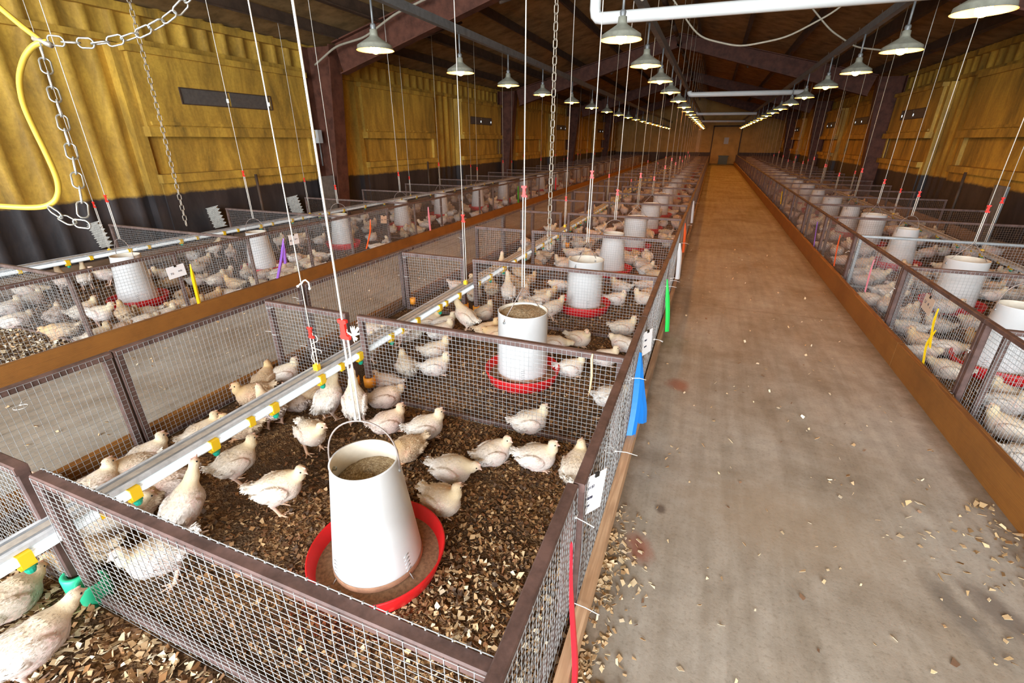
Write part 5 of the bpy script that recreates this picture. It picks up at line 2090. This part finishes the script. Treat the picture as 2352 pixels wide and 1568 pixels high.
def card(loc, rotz, w, h, tilt, label, mat, rows, seed=1):
    o = thing('pen_card', label, 'card', loc, rotz)
    o.rotation_euler = (0, tilt, rotz)
    b = MB()
    b.box((0, 0, -h / 2), (w, 0.0012, h))
    b.build('sheet', M[mat], o)
    b = MB()
    glyphs(b, rows, w, h, 0, seed)
    b.build('writing', M['ink'], o)
    b = MB()
    b.box((0, -0.002, -0.004), (0.018, 0.006, 0.016))
    b.build('clip', M['black'], o)
    return o


hand = [(-0.055, -0.070, 3, 0.016), (0.015, -0.062, 4, 0.013)]
card((-0.190, 1.19, 0.590), R(62), 0.10, 0.150, 0.12, 'white paper card on the aisle fence beside the nearest post joint', 'card', [(-0.035, -0.05, 5, 0.009), (-0.035, -0.09, 6, 0.008), (-0.035, -0.12, 4, 0.008)], 2)
card((-0.195, 2.58, 0.55), R(65), 0.10, 0.15, -0.06, 'white paper card on the aisle fence just beyond the blue ribbon', 'card', [(-0.03, -0.06, 4, 0.009), (-0.03, -0.10, 5, 0.008)], 3)
card((-4.237, 2.60, 0.545), R(90), 0.16, 0.105, -0.06, 'white hand-lettered card on the left row fence beside the yellow ribbon', 'card', hand, 4)
card((-4.237, 3.95, 0.585), R(90), 0.14, 0.11, 0.0, 'white hand-lettered card on the left row fence beside the purple ribbon', 'card', hand, 5)
card((-4.237, 5.62, 0.57), R(90), 0.14, 0.11, 0.15, 'tan hand-lettered card on the left row fence beside the orange ribbon', 'card_tan', hand, 6)
card((1.523, 3.86, 0.575), R(-90), 0.16, 0.11, 0.10, 'tan hand-lettered card on the right fence above the yellow ribbon', 'card_tan', [(-0.055, -0.062, 2, 0.020), (0.0, -0.062, 2, 0.018), (0.045, -0.066, 1, 0.012)], 7)


# flagging tape
def ribbon(pts, w, mat, label, axis=(0, 1, 0), twist=0.0, second=None):
    def strip(b, pts):
        P = np.array(pts, float)
        n = 14
        t = np.linspace(0, len(P) - 1, n)
        Q = np.stack([np.interp(t, np.arange(len(P)), P[:, j]) for j in range(3)], -1)
        for _ in range(2):
            Q[1:-1] = (Q[:-2] + 2 * Q[1:-1] + Q[2:]) / 4
        V = []
        ax0 = np.array(axis, float)
        for i in range(n):
            f = i / (n - 1)
            a = twist * f
            side = np.array([ax0[0] * math.cos(a) + ax0[1] * math.sin(a), ax0[1] * math.cos(a) - ax0[0] * math.sin(a), 0])
            nr = np.array([side[1], -side[0], 0])
            ww = w * (0.25 + 0.75 * min(1, f * 3.0)) / 2
            for u, d_ in ((-1, 0), (0, 0.16 * w), (1, 0)):
                V.append(Q[i] + side * u * ww + nr * d_)
            for u, d_ in ((1, -0.0012), (0, 0.16 * w - 0.0012), (-1, -0.0012)):
                V.append(Q[i] + side * u * ww + nr * d_)
        F = []
        for i in range(n - 1):
            for k in range(6):
                k2 = (k + 1) % 6
                F.append((i * 6 + k, (i + 1) * 6 + k, (i + 1) * 6 + k2, i * 6 + k2))
        F.append((0, 1, 2, 3, 4, 5))
        F.append(tuple(reversed([(n - 1) * 6 + k for k in range(6)])))
        b.add(V, F, 0, False)
    b = MB()
    strip(b, pts)
    if second:
        strip(b, second)
    tag(b.build('marker_ribbon', M[mat]), label, 'ribbon')


ribbon([(-0.196, 0.905, 0.575), (-0.185, 0.895, 0.42), (-0.170, 0.90, 0.25), (-0.148, 0.88, 0.10), (-0.150, 0.86, 0.02)], 0.030, 'tape_red', 'red marker ribbon tied to the aisle fence nearest the camera', twist=0.5)
ribbon([(-0.193, 2.25, 0.555), (-0.185, 2.26, 0.40), (-0.18, 2.23, 0.25), (-0.185, 2.17, 0.085)], 0.055, 'tape_blue', 'blue marker ribbon in two tails on the aisle fence', axis=(.8, .6, 0), second=[(-0.193, 2.25, 0.555), (-0.18, 2.27, 0.35), (-0.15, 2.30, 0.20), (-0.145, 2.33, 0.09)])
ribbon([(-0.196, 3.93, 0.50), (-0.175, 3.93, 0.35), (-0.150, 3.92, 0.18), (-0.140, 3.92, 0.045)], 0.040, 'tape_green', 'bright green marker ribbon on the aisle fence of the middle row', axis=(.8, .6, 0))
ribbon([(-0.193, 5.47, 0.51), (-0.175, 5.50, 0.35), (-0.165, 5.55, 0.08)], 0.075, 'tape_white', 'white marker ribbon on the aisle fence beyond the green one', axis=(.6, .8, 0))
ribbon([(-0.207, 6.80, 0.53), (-0.19, 6.85, 0.35), (-0.185, 6.95, 0.10)], 0.045, 'tape_orange', 'orange marker ribbon on the aisle fence beyond the white one', axis=(.7, .7, 0))
ribbon([(-0.20, 9.6, 0.52), (-0.18, 9.7, 0.1)], 0.07, 'tape_white', 'far white marker ribbon on the aisle fence beyond the orange one', axis=(.6, .8, 0))
ribbon([(-4.225, 2.73, 0.53), (-4.222, 2.72, 0.38), (-4.220, 2.71, 0.16)], 0.036, 'tape_yellow', 'yellow marker ribbon on the left row fence')
ribbon([(-4.225, 3.80, 0.57), (-4.222, 3.74, 0.40), (-4.220, 3.62, 0.17)], 0.045, 'tape_purple', 'purple marker ribbon on the left row fence', second=[(-4.224, 3.79, 0.52), (-4.220, 3.76, 0.30)])
ribbon([(-4.225, 5.30, 0.56), (-4.222, 5.27, 0.40), (-4.220, 5.14, 0.19)], 0.035, 'tape_orange', 'orange marker ribbon on the left row fence')
ribbon([(-4.225, 6.80, 0.55), (-4.222, 6.82, 0.15)], 0.06, 'tape_pink', 'pink marker ribbon on the left row fence')
ribbon([(-4.225, 10.9, 0.55), (-4.222, 10.92, 0.15)], 0.08, 'tape_darkgreen', 'green marker ribbon far back on the left row fence')
ribbon([(-4.225, 14.0, 0.55), (-4.222, 14.0, 0.2)], 0.09, 'tape_red', 'red marker ribbon far back on the left row fence')
ribbon([(1.515, 3.69, 0.545), (1.510, 3.67, 0.45), (1.512, 3.60, 0.30)], 0.032, 'tape_yellow', 'yellow marker ribbon in two tails on the right fence', second=[(1.515, 3.62, 0.42), (1.512, 3.66, 0.30), (1.512, 3.60, 0.17)])
ribbon([(1.515, 5.13, 0.55), (1.510, 5.11, 0.42), (1.512, 5.09, 0.25)], 0.04, 'tape_pink', 'pink marker ribbon on the right fence')
ribbon([(1.515, 6.48, 0.545), (1.510, 6.42, 0.38), (1.512, 6.36, 0.20)], 0.05, 'tape_orange', 'orange marker ribbon on the right fence')
ribbon([(1.515, 7.82, 0.50), (1.510, 7.62, 0.17)], 0.05, 'tape_purple', 'purple marker ribbon on the right fence')
ribbon([(1.515, 11.95, 0.54), (1.510, 11.72, 0.30)], 0.08, 'tape_yellow', 'yellow marker ribbon far back on the right fence')
b = MB()
b.tube([(0, 0, 0), (-.004, 0.004, -0.03), (0.004, 0.0, -0.12), (0.0, 0, -0.20), (-.006, 0, -0.235)], [0.004, 0.007, 0.006, 0.004, 0.002], 6)
o = b.build('straw_tie', simple('straw_tie', (0.62, 0.44, 0.26), 0.8))
o.location = (-0.40, MY[1] - 0.028, ZT)
tag(o, 'pale straw strip hanging from the top rail of the second cross panel', 'straw strip')


# egg trays propped between pen ends and the side walls
def tray(loc, rot, label):
    b = MB()
    n = 6
    st = 0.30 / n
    V = []
    F = []
    m = n * 4 + 1
    for i in range(m):
        for j in range(m):
            u, v = i / (m - 1) * 0.30, j / (m - 1) * 0.30
            V.append((u - .15, 0.022 * math.cos(2 * PI * u / st) * math.cos(2 * PI * v / st), v))
    for i in range(m - 1):
        for j in range(m - 1):
            F.append((i * m + j, (i + 1) * m + j, (i + 1) * m + j + 1, i * m + j + 1))
    k0 = len(V)
    b.add(V, F, 0, True)
    b.add([(p[0], p[1] + 0.004, p[2]) for p in V], [tuple(reversed(f)) for f in F], 0, True)
    o = b.build('egg_tray', M['pulp'])
    o.location = loc
    o.rotation_euler = rot
    tag(o, label, 'egg tray')


for k, y in enumerate((3.40, 4.93, 6.45)):
    tray((-6.70, y, 0.36), (0.12, -0.2, -0.1), 'grey pulp egg tray wedged at the left wall end of the %s cross panel' % ordw[k + 1])
for k, y in enumerate((6.10, 7.5)):
    tray((4.0, y, 0.34), (-0.1, 0.25, 0.2), 'pulp egg tray wedged at the right wall end of a cross panel, %s one' % ('nearer' if k == 0 else 'farther'))

# far end furniture
b = MB()
b.span((0.42, Y1 - 0.62, 0.0), (1.02, Y1 - 0.2, 0.52))
b.span((0.38, Y1 - 0.66, 0.52), (1.06, Y1 - 0.16, 0.58))
tag(b.build('storage_bin', M['bin']), 'dark green bin standing at the far end of the aisle', 'bin')
o = thing('junction_box', 'small grey box on the far end wall beside the door', 'electrical box', (0.75, Y1 - 0.06, 1.55))
b = MB()
b.box((0, -0.04, 0), (0.30, 0.10, 0.42))
b.build('body', M['boxgrey'], o)
b = MB()
b.box((0, -0.1, 0), (0.26, 0.012, 0.38))
b.build('lid', M['boxgrey'], o)
o = thing('junction_box', 'grey switch box on the window frame beside the first left column', 'electrical box', (-6.76, 7.30, 1.62))
b = MB()
b.box((0, 0, 0), (0.08, 0.10, 0.22))
b.build('body', M['boxgrey'], o)
b = MB()
b.tube([(0, 0, -0.11), (0, 0, -0.5)], 0.012, 6)
b.build('conduit', M['conduit'], o)
# grey sheet patches leaning by the columns
for k, (x, y, s) in enumerate([(-6.62, 7.16, 1), (3.95, 7.3, -1), (3.95, 9.2, -1)]):
    b = MB()
    b.span((x, y - 0.18, 0.02), (x + 0.03, y + 0.18, 0.95))
    tag(b.build('metal_sheet', M['conduit']), ['grey metal sheet leaning at the foot of the first left column', 'grey metal sheet by the right wall, nearer one', 'grey metal sheet by the right wall, farther one'][k], 'metal sheet')
# steel stakes against the wall
for k, (x, y) in enumerate([(-6.72, 5.75), (-6.75, 11.0), (4.02, 10.6)]):
    b = MB()
    b.tube([(x, y, 0.02), (x, y, 1.06)], 0.022, 8)
    tag(b.build('steel_stake', M['dark_steel']), ['dark steel stake standing at the left wall below the first window box', 'dark steel stake standing at the left wall below the second window box', 'dark steel stake standing at the right wall'][k], 'stake')
